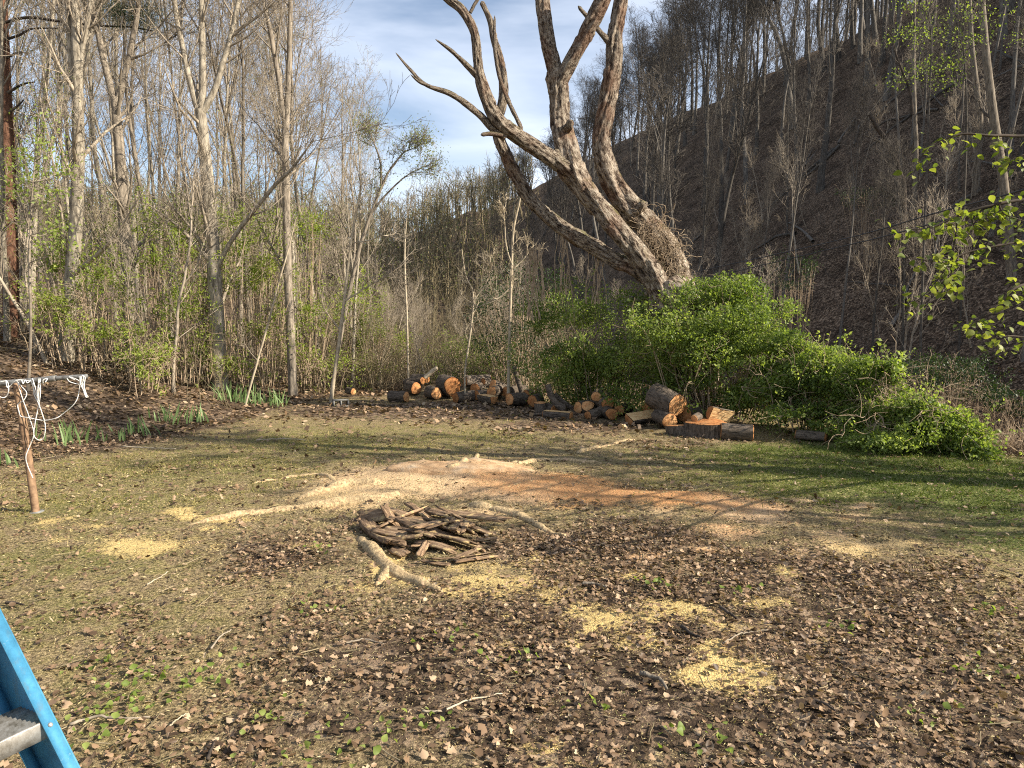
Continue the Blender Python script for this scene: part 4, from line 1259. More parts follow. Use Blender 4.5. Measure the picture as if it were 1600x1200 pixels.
# ------------------------------------------------------------------ trees
def bare_proto(seed, H, r0, lean=0.0, fork=0.55, k1=16, k2=6, k3=5, k4=3, spread=(0.45, 0.95), low=0.35, wob=0.05, mats=('bark_grey', 'twig'), twig_r=0.004):
    """builds trunk and crown meshes of one leafless tree"""
    g = np.random.default_rng(seed)
    n = 16
    pts = np.zeros((1, n, 3)); d = np.array((lean, 0, 1.0))
    for j in range(1, n):
        d = norm(d + g.normal(size=3) * wob + np.array((0, 0, .06)))
        pts[0, j] = pts[0, j - 1] + d * H / (n - 1)
    tt = np.linspace(0, 1, n)
    rad = (r0 * (1 - tt) ** 0.8 + 0.012)[None] * (1 + .35 * np.exp(-tt * 25))[None]
    trunk = Geo(); trunk.tubes(pts, rad, 9)
    nf = 3
    fp, fr_ = grow(g, pts, rad, nf, fork, .8, H * .32, H * .5, .25, .5, 10, .72, .14, .07, .012, .3)
    trunk.tubes(fp, fr_, 7)
    crown = Geo()
    b1, r1 = grow(g, pts, rad, k1, low, .97, H * .16, H * .34, spread[0], spread[1], 8, .42, .10, .10, .008, .55)
    b1b, r1b = grow(g, fp, fr_, 5, .15, .95, H * .10, H * .22, .4, .9, 8, .5, .10, .10, .008, .5)
    B1 = np.concatenate([b1, b1b]); R1 = np.concatenate([r1, r1b])
    crown.tubes(B1, R1, 5)
    b2, r2 = grow(g, B1, R1, k2, .2, 1, H * .06, H * .13, .4, .9, 6, .55, .08, .14, twig_r * 1.3, .4)
    crown.tubes(b2, r2, 3)
    b3, r3 = grow(g, b2, r2, k3, .2, 1, H * .03, H * .07, .35, .9, 4, .6, .06, .16, twig_r, .3)
    crown.tubes(b3, r3, 3)
    if k4:
        b4, r4 = grow(g, b3, r3, k4, .3, 1, H * .018, H * .04, .3, .8, 3, .7, .04, .15, twig_r, .3)
        crown.tubes(b4, r4, 3)
    def me(gx, nm):
        return mesh(nm, np.concatenate(gx.v), [np.concatenate(x) for x in gx.f.values()], True)
    tm, cm = me(trunk, 'trunk'), me(crown, 'crown')
    tm.materials.append(M[mats[0]]); cm.materials.append(M[mats[1]])
    return tm, cm, b3[:, -1], b4[:, -1] if k4 else None

def bud_mesh(pts, n, seed, mat, size=(.03, .06)):
    g = np.random.default_rng(seed)
    p = pts[g.integers(0, len(pts), n)] + g.normal(0, .06, (n, 3))
    q = Geo(); L = g.uniform(*size, n)
    q.leaves(p, g.normal(size=(n, 3)), g.normal(size=(n, 3)) + (0, 0, .6), L, L * .6, QUAD_LEAF, g.random(n))
    me = mesh('foliage', np.concatenate(q.v), [np.concatenate(x) for x in q.f.values()], False, {'rnd': np.concatenate(q.a)})
    me.materials.append(M[mat])
    return me

def place_tree(name, meshes, loc, rotz, scale, label, cat, group=None, tilt=(0, 0), names=('trunk', 'crown', 'foliage')):
    root = empty(name, loc, (tilt[0], tilt[1], rotz), scale)
    for nm, me in zip(names, meshes):
        o = bpy.data.objects.new(nm, me); COL.objects.link(o); o.parent = root
    tag(root, label, cat, group)
    return root

LPROTO = [bare_proto(1000 + i, 15, .088, k1=9, k2=4, k3=3, k4=2, low=.38, mats=('bark_pale' if i % 2 else 'bark_grey', 'twig')) for i in range(6)]
LPROTO = [p[:2] + ((bud_mesh(p[2], 1500, 70 + i, 'leaf_pale'),) if i in (1, 3, 4) else ()) for i, p in enumerate(LPROTO)]
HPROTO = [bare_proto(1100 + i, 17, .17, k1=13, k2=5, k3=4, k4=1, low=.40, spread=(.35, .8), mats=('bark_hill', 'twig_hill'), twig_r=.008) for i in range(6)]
SPROTO = [bare_proto(1200 + i, 7, .035, k1=14, k2=4, k3=3, k4=0, low=.2, wob=.08, mats=('twig', 'twig')) for i in range(4)]

SPROTO = [p[:2] + ((bud_mesh(np.concatenate([p[2]]), 520, 170 + i, 'leaf_fresh', (.03, .07)),) if i in (0, 2) else ()) for i, p in enumerate(SPROTO)]
# --- traced trees at the wood's edge
def traced_tree(name, stems, Y, label, mats, seed, dens=1.0, low=.35, twig_r=.004, base=True, L=1.0, k3=4, k4=2, leafmat=None, nleaf=0):
    """stems: list of (path px, widths px[, depth offsets])"""
    g = np.random.default_rng(seed)
    p0 = P(stems[0][0][0][0], stems[0][0][0][1], Y)
    z0 = tz(p0[0], p0[1])
    off = np.array((p0[0], p0[1], min(z0, p0[2])))
    root = empty(name, off)
    tag(root, label, 'tree')
    trunk = Geo(); prim = []; primr = []
    for s in stems:
        dY = s[2] if len(s) > 2 else [0] * len(s[0])
        pts = np.array([P(q[0], q[1], Y + e) for q, e in zip(s[0], dY)])
        if s is stems[0]:
            pts = np.vstack([[pts[0][0], pts[0][1], min(z0, pts[0][2]) - .1], pts])
            wd = [s[1][0] * 1.15] + list(s[1])
        else:
            wd = s[1]
        n = 24
        c = catmull(pts, n)
        c = c + np.cumsum(g.normal(0, .004, c.shape), 0)
        r = np.interp(np.linspace(0, 1, n), np.linspace(0, 1, len(wd)), np.array(wd) / 2 / FPX * Y)
        trunk.tubes((c - off)[None], r[None], 12)
        prim.append(c - off); primr.append(r)
    pr = np.array(prim); rr = np.array(primr)
    crown = Geo()
    k1 = max(2, int(9 * dens))
    b1, r1 = grow(g, pr, rr, k1, low, 1, 1.6 * L, 4.2 * L, .5, 1.0, 8, .45, .09, .11, .008, .45)
    crown.tubes(b1, r1, 5)
    b2, r2 = grow(g, b1, r1, 5, .2, 1, .7 * L, 1.7 * L, .4, .9, 6, .55, .07, .14, twig_r * 1.3, .4)
    crown.tubes(b2, r2, 3)
    b3, r3 = grow(g, b2, r2, k3, .2, 1, .35 * L, .9 * L, .35, .9, 4, .6, .05, .16, twig_r, .3)
    crown.tubes(b3, r3, 3)
    if k4:
        b4, r4 = grow(g, b3, r3, k4, .3, 1, .2 * L, .5 * L, .3, .8, 3, .7, .03, .15, twig_r, .3)
        crown.tubes(b4, r4, 3)
    trunk.build('trunk', M[mats[0]], root, attr=False)
    crown.build('crown', M[mats[1]], root, attr=False)
    if nleaf:
        lf = Geo()
        tips = b3.reshape(-1, 3)
        k = g.integers(0, len(tips), nleaf)
        lf.leaves(tips[k] + g.normal(0, .2, (nleaf, 3)), g.normal(size=(nleaf, 3)), g.normal(size=(nleaf, 3)) + (0, 0, .8), g.uniform(.035, .075, nleaf), g.uniform(.02, .04, nleaf), QUAD_LEAF, g.random(nleaf))
        lf.build('foliage', M[leafmat], root)
    return root

traced_tree('bare_tree', [([(105, 560), (108, 480), (116, 380), (121, 250), (120, 120), (117, 40), (112, -160)], [24, 21, 19, 18, 15, 13, 10]),
                          ([(121, 140), (128, 80), (140, 20), (160, -100)], [9, 8, 7, 5]), ([(116, 150), (108, 60), (103, -80)], [8, 7, 5])],
            18.5, 'pale mottled trunk at the bank top, forking high into three near the pine', ('bark_pale', 'twig'), 21)
traced_tree('bare_tree', [([(203, 530), (200, 420), (192, 320), (184, 210), (181, 155)], [20, 18, 16, 14, 13]),
                          ([(181, 165), (168, 120), (156, 70), (143, 10), (130, -120)], [11, 10, 9, 8, 5]), ([(183, 165), (193, 120), (206, 60), (216, 0), (225, -120)], [11, 9, 8, 7, 5])],
            19.5, 'grey trunk that splits into a wide Y at mid height on the bank', ('bark_grey', 'twig'), 22)
traced_tree('bare_tree', [([(345, 622), (340, 520), (335, 420), (326, 300), (318, 215), (313, 170)], [25, 23, 21, 19, 17, 15]),
                          ([(313, 180), (300, 140), (285, 70), (272, 0), (262, -110)], [11, 9, 8, 7, 5]), ([(314, 180), (316, 110), (315, 40), (316, -110)], [12, 10, 9, 6]), ([(315, 178), (335, 140), (355, 75), (372, 0), (385, -110)], [11, 9, 8, 7, 5]), ([(336, 425), (362, 375), (395, 330), (432, 285), (455, 262), (490, 216)], [7, 6.5, 6, 5, 4, 2], [0, -.2, -.4, -.6, -.7, -.8])],
            19.6, 'sturdy pale trunk splitting into three upright stems, standing beside the iris bed', ('bark_pale', 'twig'), 23)
traced_tree('bare_tree', [([(456, 575), (450, 430), (447, 320), (446, 230), (447, 190)], [14, 13, 12, 11, 10]),
                          ([(447, 200), (437, 130), (425, 60), (412, 0), (405, -90)], [9, 8, 7, 6, 4]), ([(447, 200), (451, 120), (454, 40), (455, -90)], [9, 8, 7, 5])],
            21, 'straight slim trunk forking narrowly above the green undergrowth', ('bark_grey', 'twig'), 24)
traced_tree('pine_tree', [([(18, 580), (16, 430), (12, 250), (6, 130), (0, 0), (-8, -160)], [24, 22, 20, 18, 16, 12])],
            20.5, 'reddish brown pine trunk cut by the frame edge', ('bark_pine', 'twig_dark'), 25, dens=.3, low=.55, k4=0)
o = traced_tree('leaning_sapling', [([(380, 645), (398, 580), (420, 500), (438, 430), (452, 380), (462, 340)], [3.6, 3.4, 3.1, 2.6, 2.1, 1.0])], 18.2, 'thin pale sapling leaning out over the iris bed', ('twig_pale', 'twig'), 26, dens=.7, L=.35, k4=0)
traced_tree('leaning_sapling', [([(518, 625), (530, 540), (541, 450), (550, 370), (560, 310), (566, 270)], [6.5, 5.8, 5.0, 4.3, 2.9, 1.4]), ([(540, 470), (570, 450), (605, 430)], [2.5, 2.2, 1.1]), ([(550, 380), (580, 375), (600, 365)], [2.2, 1.8, 0.7])],
            19.5, 'pale slender sapling leaning behind the concrete block', ('twig_pale', 'twig'), 27, dens=.8, L=.35, k4=0)
traced_tree('leaning_sapling', [([(795, 590), (797, 510), (800, 420), (803, 360), (812, 320), (818, 290)], [5.0, 4.3, 4.0, 3.6, 2.9, 1.4]), ([(803, 420), (818, 405), (832, 385)], [2.2, 1.8, 1.1]), ([(801, 415), (790, 380), (786, 320)], [2.5, 2.2, 1.1]), ([(798, 450), (775, 470), (745, 480)], [2.2, 1.8, 0.7])],
            19.0, 'whitish sapling with forked tips rising behind the log heap', ('twig_pale', 'twig_pale'), 28, dens=.6, L=.22, k4=0)
traced_tree('leaning_sapling', [([(727, 585), (735, 520), (740, 460), (728, 430), (722, 390)], [3.2, 2.9, 2.5, 2.2, 1.1]), ([(740, 470), (760, 440), (770, 400)], [2.2, 1.4, 0.7])],
            19.5, 'thin crooked whitish sapling at the back of the log heap', ('twig_pale', 'twig_pale'), 29, dens=.8, L=.2, k4=0)
traced_tree('leaning_sapling', [([(638, 600), (636, 500), (632, 400), (636, 340)], [3.6, 3.2, 2.9, 1.1])], 22, 'upright thin sapling before the far ridge', ('twig_pale', 'twig'), 30, dens=1, L=.35, k4=0)
traced_tree('leafy_tree', [([(520, 590), (540, 480), (560, 390), (580, 330), (605, 270), (632, 235)], [8, 7, 6, 5, 3.5, 2]), ([(578, 335), (605, 302), (638, 272), (668, 258)], [4, 3, 2, 1]), ([(596, 290), (592, 250), (578, 212)], [4, 3, 1.5]), ([(612, 262), (630, 240), (655, 228)], [3, 2, 1])],
            23.0, 'slanting tree with a flat spray of new leaves against the sky', ('bark_grey', 'twig'), 32, dens=1.0, low=.6, L=.28, leafmat='leaf_pale', nleaf=3000)

# pine bough against the sky
g = np.random.default_rng(9)
pb = empty('pine_bough', P(20, 40, 20.5))
tag(pb, 'dark pine bough with a needle tuft at its tip, reaching from the pine', 'branch')
off = np.array(pb.location)
geo = Geo()
for pth in ([(4, 36), (45, 27), (90, 33), (150, 40), (200, 42), (238, 48)], [(8, 62), (30, 55), (50, 45), (90, 44)], [(12, 145), (35, 132), (55, 128)], [(14, 175), (28, 165), (38, 155)], [(10, 90), (30, 82), (45, 84)]):
    pts = np.array([P(q[0], q[1], 20.3) for q in pth]) - off
    c = catmull(pts, 20)
    geo.tubes(c[None], np.linspace(.045, .015, 20)[None], 6)
geo.build('limb', M['twig_dark'], pb, attr=False)
geo = Geo()
n = 5200
c = P(212, 24, 20.3) - off
pos = c + g.normal(size=(n, 3)) * np.array((.42, .3, .24))
pos = np.vstack([pos, P(178, 16, 20.3) - off + g.normal(size=(1600, 3)) * np.array((.3, .25, .12))])
n = len(pos)
geo.leaves(pos, g.normal(size=(n, 3)), g.normal(size=(n, 3)), np.full(n, .11), np.full(n, .008), TRI_BLADE, g.random(n))
geo.build('needles', M['needles'], pb)

# --- generic left wood
g = np.random.default_rng(42)
GL = [('slender bare tree in the wood on the bank, above the clothesline post', 'bare trees on the bank above the clothesline post'),
      ('slender bare tree in the wood behind the iris bed', 'bare trees behind the iris bed'),
      ('bare tree at the thinning end of the wood, before the far ridge', 'bare trees before the far ridge')]
pts_l = []
tries = 0
while len(pts_l) < 64 and tries < 8000:
    tries += 1
    Y = 19.5 + 28 * g.random() ** 1.1
    px = g.uniform(-60, 600)
    X = (px - 800) / FPX * Y
    ed = np.interp(Y, EDGE_Y, EDGE_X)
    if X > ed - .6 and Y < 23: continue
    if min([math.hypot(X - a, Y - b) for a, b in pts_l] + [9]) < .75 + .012 * Y: continue
    if Y < 20.5 and abs(px - 345) < 30: continue
    pts_l.append((X, Y))
    top = np.interp(px, [0, 430, 520, 570, 600, 650], [-300, -120, 30, 130, 220, 300])
    z = tz(X, Y)
    hmax = P(px, top, Y)[2] - z
    H = min(g.uniform(13, 19), max(hmax * g.uniform(.8, 1.0), 4.5))
    s = H / 15.0
    w = g.uniform(.55, 1.15) if Y < 30 else g.uniform(.7, 1.3)
    k = g.integers(0, 6)
    lab, grp = GL[0] if px < 230 else (GL[1] if px < 470 else GL[2])
    place_tree('bare_tree', LPROTO[k], (X, Y, z - .1), g.uniform(0, 6.28), (s * w ** .5, s * w ** .5, s), lab, 'tree', grp, (g.normal(0, .045), g.normal(0, .045)))
# saplings in the wood
for i in range(60):
    Y = g.uniform(17.5, 34); px = g.uniform(-40, 640)
    X = (px - 800) / FPX * Y
    ed = np.interp(Y, EDGE_Y, EDGE_X)
    if X > ed - .3 and Y < 22.5: continue
    s = g.uniform(.45, 1.1)
    if px > 560: s *= .55
    place_tree('bare_sapling' if i % 2 else 'leafy_sapling', SPROTO[i % 4], (X, Y, tz(X, Y) - .05), g.uniform(0, 6.28), (s, s, s), 'thin bare sapling among the trunks on the bank' if i % 2 else 'thin sapling with a haze of new leaves among the trunks on the bank', 'sapling', 'bare saplings on the wooded bank' if i % 2 else 'leafing saplings on the wooded bank', (g.normal(0, .1), g.normal(0, .1)))
for i in range(46):
    Y = g.uniform(22.5, 36); px = g.uniform(540, 860)
    X = (px - 800) / FPX * Y
    s = g.uniform(.3, .62) * np.interp(px, [540, 640, 740, 860], [1.15, .8, .8, 1.1])
    place_tree('bare_sapling', SPROTO[i % 4][:2], (X, Y, tz(X, Y) - .05), g.uniform(0, 6.28), (s, s, s), 'thin bare sapling in the brush behind the log heap', 'sapling', 'bare saplings behind the log heap', (g.normal(0, .14), g.normal(0, .14)))

# --- hillside wood
pts_h = []; tries = 0
while len(pts_h) < 238 and tries < 20000:
    tries += 1
    if len(pts_h) < 115:      # along the crest and the far shoulder
        Y = g.uniform(60, 190); px = g.uniform(740, 1480)
    else:
        Y = 22 + 100 * g.random() ** 1.1; px = g.uniform(730, 1640)
    X = (px - 800) / FPX * Y
    u = (X - 12) * HN[0] + (Y - 16) * HN[1]
    if u < 3 or u > 75: continue
    z = tz(X, Y)
    if len(pts_h) < 115 and z < 22 and px > 960: continue
    if min([math.hypot(X - a, Y - b) for a, b in pts_h] + [9]) < 1.4: continue
    qx, qy = proj((X, Y, z))
    pts_h.append((X, Y))
    crest = z > 24
    s = g.uniform(.8, 1.15) if Y > 45 else g.uniform(.45, .9)
    if px < 1000: s *= np.interp(px, [730, 850, 1000], [.46, .7, 1.0])
    w = g.uniform(.8, 1.3) if Y > 45 else g.uniform(.45, .8)
    k = g.integers(0, 6)
    if px < 1000: lab, grp = 'bare tree on the lower shoulder of the hill behind the dead tree', 'bare trees behind the dead tree'
    elif crest: lab, grp = 'bare tree standing on the hill crest against the sky', 'bare trees along the hill crest'
    else: lab, grp = 'bare grey tree on the shaded leaf covered hillside', 'bare trees on the shaded hillside'
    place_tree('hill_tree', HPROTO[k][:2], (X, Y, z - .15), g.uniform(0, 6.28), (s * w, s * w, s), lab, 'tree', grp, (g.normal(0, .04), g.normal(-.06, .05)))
for i in range(80):
    Y = g.uniform(19, 60); px = g.uniform(880, 1640)
    X = (px - 800) / FPX * Y
    u = (X - 12) * HN[0] + (Y - 16) * HN[1]
    if u < 2.5: continue
    s = g.uniform(.4, 1.0)
    place_tree('bare_sapling', [SPROTO[i % 4][0], SPROTO[i % 4][1]], (X, Y, tz(X, Y) - .05), g.uniform(0, 6.28), (s, s, s), 'thin bare sapling on the shaded hillside', 'sapling', 'bare saplings on the shaded hillside', (g.normal(0, .2), g.normal(-.1, .2)))

# traced pale trunks on the hillside near the frame edge
for k, (lab, st, Y) in enumerate([
    ('pale smooth trunk on the hillside behind the drooping leafy branch', [([(1580, 420), (1568, 290), (1555, 205), (1545, 130), (1536, 40), (1530, -60)], [14, 13, 13, 11, 10, 8])], 27),
    ('second pale trunk beside the smooth one on the hillside', [([(1530, 195), (1527, 150), (1520, 90), (1516, 30), (1512, -60)], [9, 8, 7, 6, 5])], 33),
    ('straight thin whitish trunk standing mid slope on the hillside', [([(1431, 250), (1429, 180), (1427, 100), (1428, 20), (1428, -40)], [6, 6, 5, 5, 4])], 34),
    ('dark crooked trunk bending up the hillside', [([(1412, 315), (1405, 270), (1390, 230), (1368, 198), (1358, 180)], [8, 8, 7, 6, 4]), ([(1425, 180), (1420, 140), (1400, 90), (1395, 60)], [5, 4, 3, 2])], 30)]):
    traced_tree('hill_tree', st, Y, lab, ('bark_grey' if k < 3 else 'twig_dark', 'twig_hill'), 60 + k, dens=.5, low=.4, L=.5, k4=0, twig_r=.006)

# fallen limbs on the hillside
for i in range(44):
    px = g.uniform(1000, 1600); Y = g.uniform(24, 60)
    X = (px - 800) / FPX * Y
    u = (X - 12) * HN[0] + (Y - 16) * HN[1]
    if u < 3: continue
    a = g.uniform(0, pi); L = g.uniform(2, 6)
    xs = X + np.linspace(-.5, .5, 10) * L * cos(a); ys = Y + np.linspace(-.5, .5, 10) * L * sin(a)
    c = np.column_stack([xs, ys, terr(xs, ys) + .12]) + np.cumsum(g.normal(0, .03, (10, 3)), 0)
    geo = Geo(); geo.tubes(c[None], np.linspace(.09, .03, 10)[None] * g.uniform(.6, 1.3), 6)
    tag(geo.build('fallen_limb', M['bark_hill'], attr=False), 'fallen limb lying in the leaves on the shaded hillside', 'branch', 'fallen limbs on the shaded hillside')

# --- far wood on the ridges: one mass
g = np.random.default_rng(8)
geo = Geo()
N = 1500
Y = g.uniform(70, 215, N); px = g.uniform(-250, 900, N)
X = (px - 800) / FPX * Y
u = (X - 12) * HN[0] + (Y - 16) * HN[1]
k = (u < 4) | ((Y > 95) & (u < 34) & (px < 830))
X, Y = X[k], Y[k]; n = len(X)
z = terr(X, Y)
H = g.uniform(5.5, 11, n)
st = np.zeros((n, 5, 3)); st[:, 0] = np.column_stack([X, Y, z])
for j in range(1, 5):
    st[:, j] = st[:, j - 1] + np.column_stack([g.normal(0, .25, n), g.normal(0, .25, n), H / 4])
rd = np.linspace(1, .25, 5)[None] * g.uniform(.09, .18, n)[:, None]
geo.tubes(st, rd, 4, g.random(n))
b1, r1 = grow(g, st, rd, 8, .25, 1, 2.0, 4.2, .4, .9, 3, .5, .1, .12, .03, .4)
geo.tubes(b1, r1, 3, g.random(len(b1)))
b2, r2 = grow(g, b1, r1, 3, .3, 1, .9, 2.4, .4, 1.0, 2, .6, .06, .15, .025, .4)
geo.tubes(b2, r2, 3, g.random(len(b2)))
tag(geo.build('far_wood', M['brush']), 'hazy brown bare wood covering the far ridge', 'wood', kind='stuff')
geo = Geo()
k = g.integers(0, len(b2), 26000)
p = b2[k, -1] + g.normal(0, .35, (26000, 3))
geo.leaves(p, g.normal(size=p.shape), g.normal(size=p.shape), g.uniform(.15, .3, len(p)), g.uniform(.1, .18, len(p)), QUAD_LEAF, g.random(len(p)))
tag(geo.build('far_wood_buds', M['leaf_pale']), 'pale green bud haze in the far wood', 'foliage', kind='stuff')

# --- dry brush and stems at the wood's foot: one mass
geo = Geo()
def stems(n, yr, pxr, hr, r, matrnd, lean=.25, edge=None):
    Y = g.uniform(*yr, n); px = g.uniform(*pxr, n)
    X = (px - 800) / FPX * Y
    ed = np.interp(Y, EDGE_Y, EDGE_X)
    k = (X < ed - .2) | (Y > 21.8)
    X, Y = X[k], Y[k]; m = len(X)
    pts = np.zeros((m, 6, 3)); pts[:, 0] = np.column_stack([X, Y, terr(X, Y) - .03])
    d = np.column_stack([g.normal(0, lean, m), g.normal(0, lean, m), np.ones(m)])
    H = g.uniform(*hr, m)
    for j in range(1, 6):
        d = norm(d + g.normal(size=(m, 3)) * .16)
        pts[:, j] = pts[:, j - 1] + d * (H / 5)[:, None]
    rd = np.linspace(1, .4, 6)[None] * g.uniform(*r, m)[:, None]
    geo.tubes(pts, rd, 3, np.clip(g.beta(2, 2, m) + matrnd, 0, 1))
    c, cr = grow(g, pts, rd, 3, .3, 1, .25, .9, .4, 1.0, 3, .7, .03, .2, .004, .3)
    geo.tubes(c, cr, 3, np.repeat(g.beta(2, 2, m), 3))
stems(1500, (22, 30), (470, 880), (.6, 2.8), (.005, .012), .0, .6)
stems(1100, (30, 48), (450, 900), (1.5, 5), (.008, .02), -.1, .3)
stems(450, (17, 32), (-60, 520), (.6, 3.0), (.004, .010), 0, .35)
tag(geo.build('dry_brush', M['brush']), 'dry tan brush and stems along the foot of the wood', 'brush', kind='stuff')
g2 = np.random.default_rng(88)
geo = Geo()
n = 5200
Y = g.uniform(19, 110, n); px = g.uniform(850, 1640, n); X = (px - 800) / FPX * Y
u = (X - 12) * HN[0] + (Y - 16) * HN[1]; k = u > 1.0
X, Y = X[k], Y[k]; m = len(X)
pts = np.zeros((m, 5, 3)); pts[:, 0] = np.column_stack([X, Y, terr(X, Y) - .03])
d = np.column_stack([g.normal(-.15, .5, m), g.normal(0, .5, m), np.ones(m) * .8]); H = g.uniform(.5, 2.4, m) * (1 + smooth(50, 100, Y) * .8)
for j in range(1, 5):
    d = norm(d + g.normal(size=(m, 3)) * .2); pts[:, j] = pts[:, j - 1] + d * (H / 4)[:, None]
rd = np.linspace(1, .4, 5)[None] * g.uniform(.005, .013, m)[:, None]
geo.tubes(pts, rd, 3, g.random(m))
c, cr = grow(g, pts, rd, 2, .3, 1, .3, .9, .4, 1.0, 3, .7, .0, .2, .005, .3)
geo.tubes(c, cr, 3, np.repeat(g.random(m), 2))
tag(geo.build('hillside_brush', M['twig_hill']), 'thin bare brush scattered over the shaded hillside', 'brush', kind='stuff')

# ------------------------------------------------------------------ shrubs
def shrub(name, blobs, nleaf, mat, label, cat='shrub', group=None, leaf=(.025, .085), seed=0, stemn=60, shoot=40, clump=2.2, hollow=.25, back=0.0, cover=.40, sub=0):
    """blobs: (px, py, Y, rx_px, rz_px, ry_m)"""
    g = np.random.default_rng(seed)
    B = [(P(b[0], b[1], b[2] + back), b[3] / FPX * (b[2] + back), b[5], b[4] / FPX * (b[2] + back)) for b in blobs]
    if sub:
        Bs = []
        for (c, a1, a2, a3) in B:
            for q in range(sub):
                dq = norm(g.normal(size=3) + (0, -.2, .25)); f = g.uniform(.5, .92); z = g.uniform(.2, .5)
                Bs.append((c + dq * np.array((a1, a2, a3)) * f, a1 * z * g.uniform(.8, 1.3), a2 * z, a3 * z * g.uniform(.7, 1.2)))
        B = [(c, a1 * .8, a2 * .8, a3 * .8) for (c, a1, a2, a3) in B] + Bs
    vol = np.array([b[1] * b[3] for b in B]); vol = vol / vol.sum()
    c0 = np.mean([b[0] for b in B], 0); base = np.array((c0[0], c0[1], tz(c0[0], c0[1])))
    root = empty(name, base)
    tag(root, label, cat, group)
    ks = g.choice(len(B), nleaf * 2, p=vol)
    C = np.array([B[i][0] for i in range(len(B))])[ks]; Rr = np.array([(b[1], b[2], b[3]) for b in B])[ks]
    dr = norm(g.normal(size=(nleaf * 2, 3)))
    rr = 1 - hollow * g.random(nleaf * 2) ** 1.5 * 1.6
    lump = 0.66 + 0.66 * fbm(C[:, 0] + dr[:, 0] * clump + dr[:, 2] * 1.7, C[:, 1] + dr[:, 1] * clump + dr[:, 2] * 2.1, seed + 1, 4)
    pos = C + dr * Rr * (rr * lump)[:, None]
    gap = fbm(pos[:, 0] * 2.1 + pos[:, 1], pos[:, 2] * 2.4 + pos[:, 1] * .7, seed + 4, 3)
    keep = (gap > cover + .12 * g.random(len(gap))) & (pos[:, 2] > terr(pos[:, 0], pos[:, 1]) + .02)
    pos, dr = pos[keep][:nleaf], dr[keep][:nleaf]
    m = len(pos)
    geo = Geo()
    d = norm(dr * .7 + g.normal(size=(m, 3)) * .8 + (0, 0, .15)); nn = norm(dr * .6 + g.normal(size=(m, 3)) * .7 + (0, 0, .7))
    L = g.uniform(*leaf, m)
    tone = np.clip(.12 + .85 * fbm(pos[:, 0] * 1.3, pos[:, 2] * 1.3 + pos[:, 1], seed + 7, 3) - .12 + g.normal(0, .2, m), 0, 1)
    geo.leaves(pos - base, d, nn, L, L * g.uniform(.45, .7, m), QUAD_LEAF, tone)
    # long shoots that break the outline
    if shoot:
        k = g.integers(0, m, shoot)
        st = np.zeros((shoot, 7, 3)); st[:, 0] = pos[k] - base
        dd = norm(dr[k] + (0, 0, .7) + g.normal(0, .3, (shoot, 3)))
        for j in range(1, 7):
            dd = norm(dd + g.normal(0, .14, (shoot, 3)) + (0, 0, -.07)); st[:, j] = st[:, j - 1] + dd * g.uniform(.05, .13, (shoot, 1))
        sp = st[:, 2:].reshape(-1, 3)
        sp = np.repeat(sp, 4, 0); q = len(sp)
        L = g.uniform(*leaf, q)
        geo.leaves(sp + g.normal(0, .03, (q, 3)), g.normal(size=(q, 3)), g.normal(size=(q, 3)) + (0, 0, .6), L, L * .55, QUAD_LEAF, np.clip(g.normal(.75, .15, q), 0, 1))
    geo.build('foliage', M[mat], root)
    geo = Geo()
    k = g.integers(0, m, stemn)
    st = np.zeros((stemn, 9, 3))
    a = pos[k] - base; b = a.copy(); b[:, 2] = g.uniform(0, .3, stemn); b[:, :2] *= .55
    t = np.linspace(0, 1, 9)[None, :, None]
    st = b[:, None] * (1 - t) + a[:, None] * t + np.cumsum(g.normal(0, .035, (stemn, 9, 3)), 1)
    st[:, :, 2] += .35 * np.sin(t[:, :, 0] * pi)
    geo.tubes(st, np.repeat(np.linspace(.013, .005, 9)[None], stemn, 0), 4)
    c, cr = grow(g, st, np.repeat(np.linspace(.016, .006, 9)[None], stemn, 0), 5, .4, 1, .3, .9, .5, 1.2, 5, .7, -.02, .3, .004, .2)
    geo.tubes(c, cr, 3)
    geo.build('stems', M['vine'], root, attr=False)
    return root

shrub('shrub', [(890, 540, 17.0, 75, 85, 1.2), (950, 520, 16.4, 90, 85, 1.2), (870, 600, 17.2, 60, 50, 1.0), (930, 590, 16.6, 80, 55, 1.0), (1010, 520, 16.2, 70, 80, 1.0), (1040, 600, 15.6, 60, 60, .8), (860, 520, 17.2, 45, 50, .9)], 34000, 'leaf_bush',
      'tall dense green shrub behind the logs, below the low limb of the dead tree', back=1.2, cover=.39, sub=11, seed=1, stemn=70, shoot=70)
shrub('shrub', [(1060, 525, 15.0, 85, 85, 1.1), (1120, 500, 14.9, 80, 75, 1.1), (1195, 560, 14.7, 60, 65, 1.0), (1090, 470, 15.2, 60, 45, .8), (1205, 515, 14.9, 50, 48, .8), (1170, 480, 15.1, 45, 38, .7), (1100, 580, 14.6, 90, 70, 1.0), (1170, 560, 14.6, 70, 65, 1.0), (1000, 590, 15.4, 60, 50, .9), (1150, 460, 15.3, 40, 30, .6), (1180, 620, 14.1, 70, 55, .8)], 54000, 'leaf_bush',
      'tall green shrub crowding the foot of the dead tree, over the biggest log', back=.95, cover=.39, sub=11, seed=2, stemn=80, shoot=80)
shrub('shrub', [(1235, 575, 14.3, 65, 62, 1.0), (1265, 575, 14.2, 50, 45, .8), (1285, 605, 13.8, 70, 62, .9), (1340, 625, 13.4, 75, 54, .9), (1240, 660, 13.4, 60, 38, .7), (1330, 665, 12.9, 70, 36, .7), (1200, 580, 14.3, 45, 50, .8)], 42000, 'leaf_bush',
      'sunlit green shrub on the bank sloping down past the lone log', cover=.39, back=.3, sub=11, seed=3, stemn=90, shoot=70)
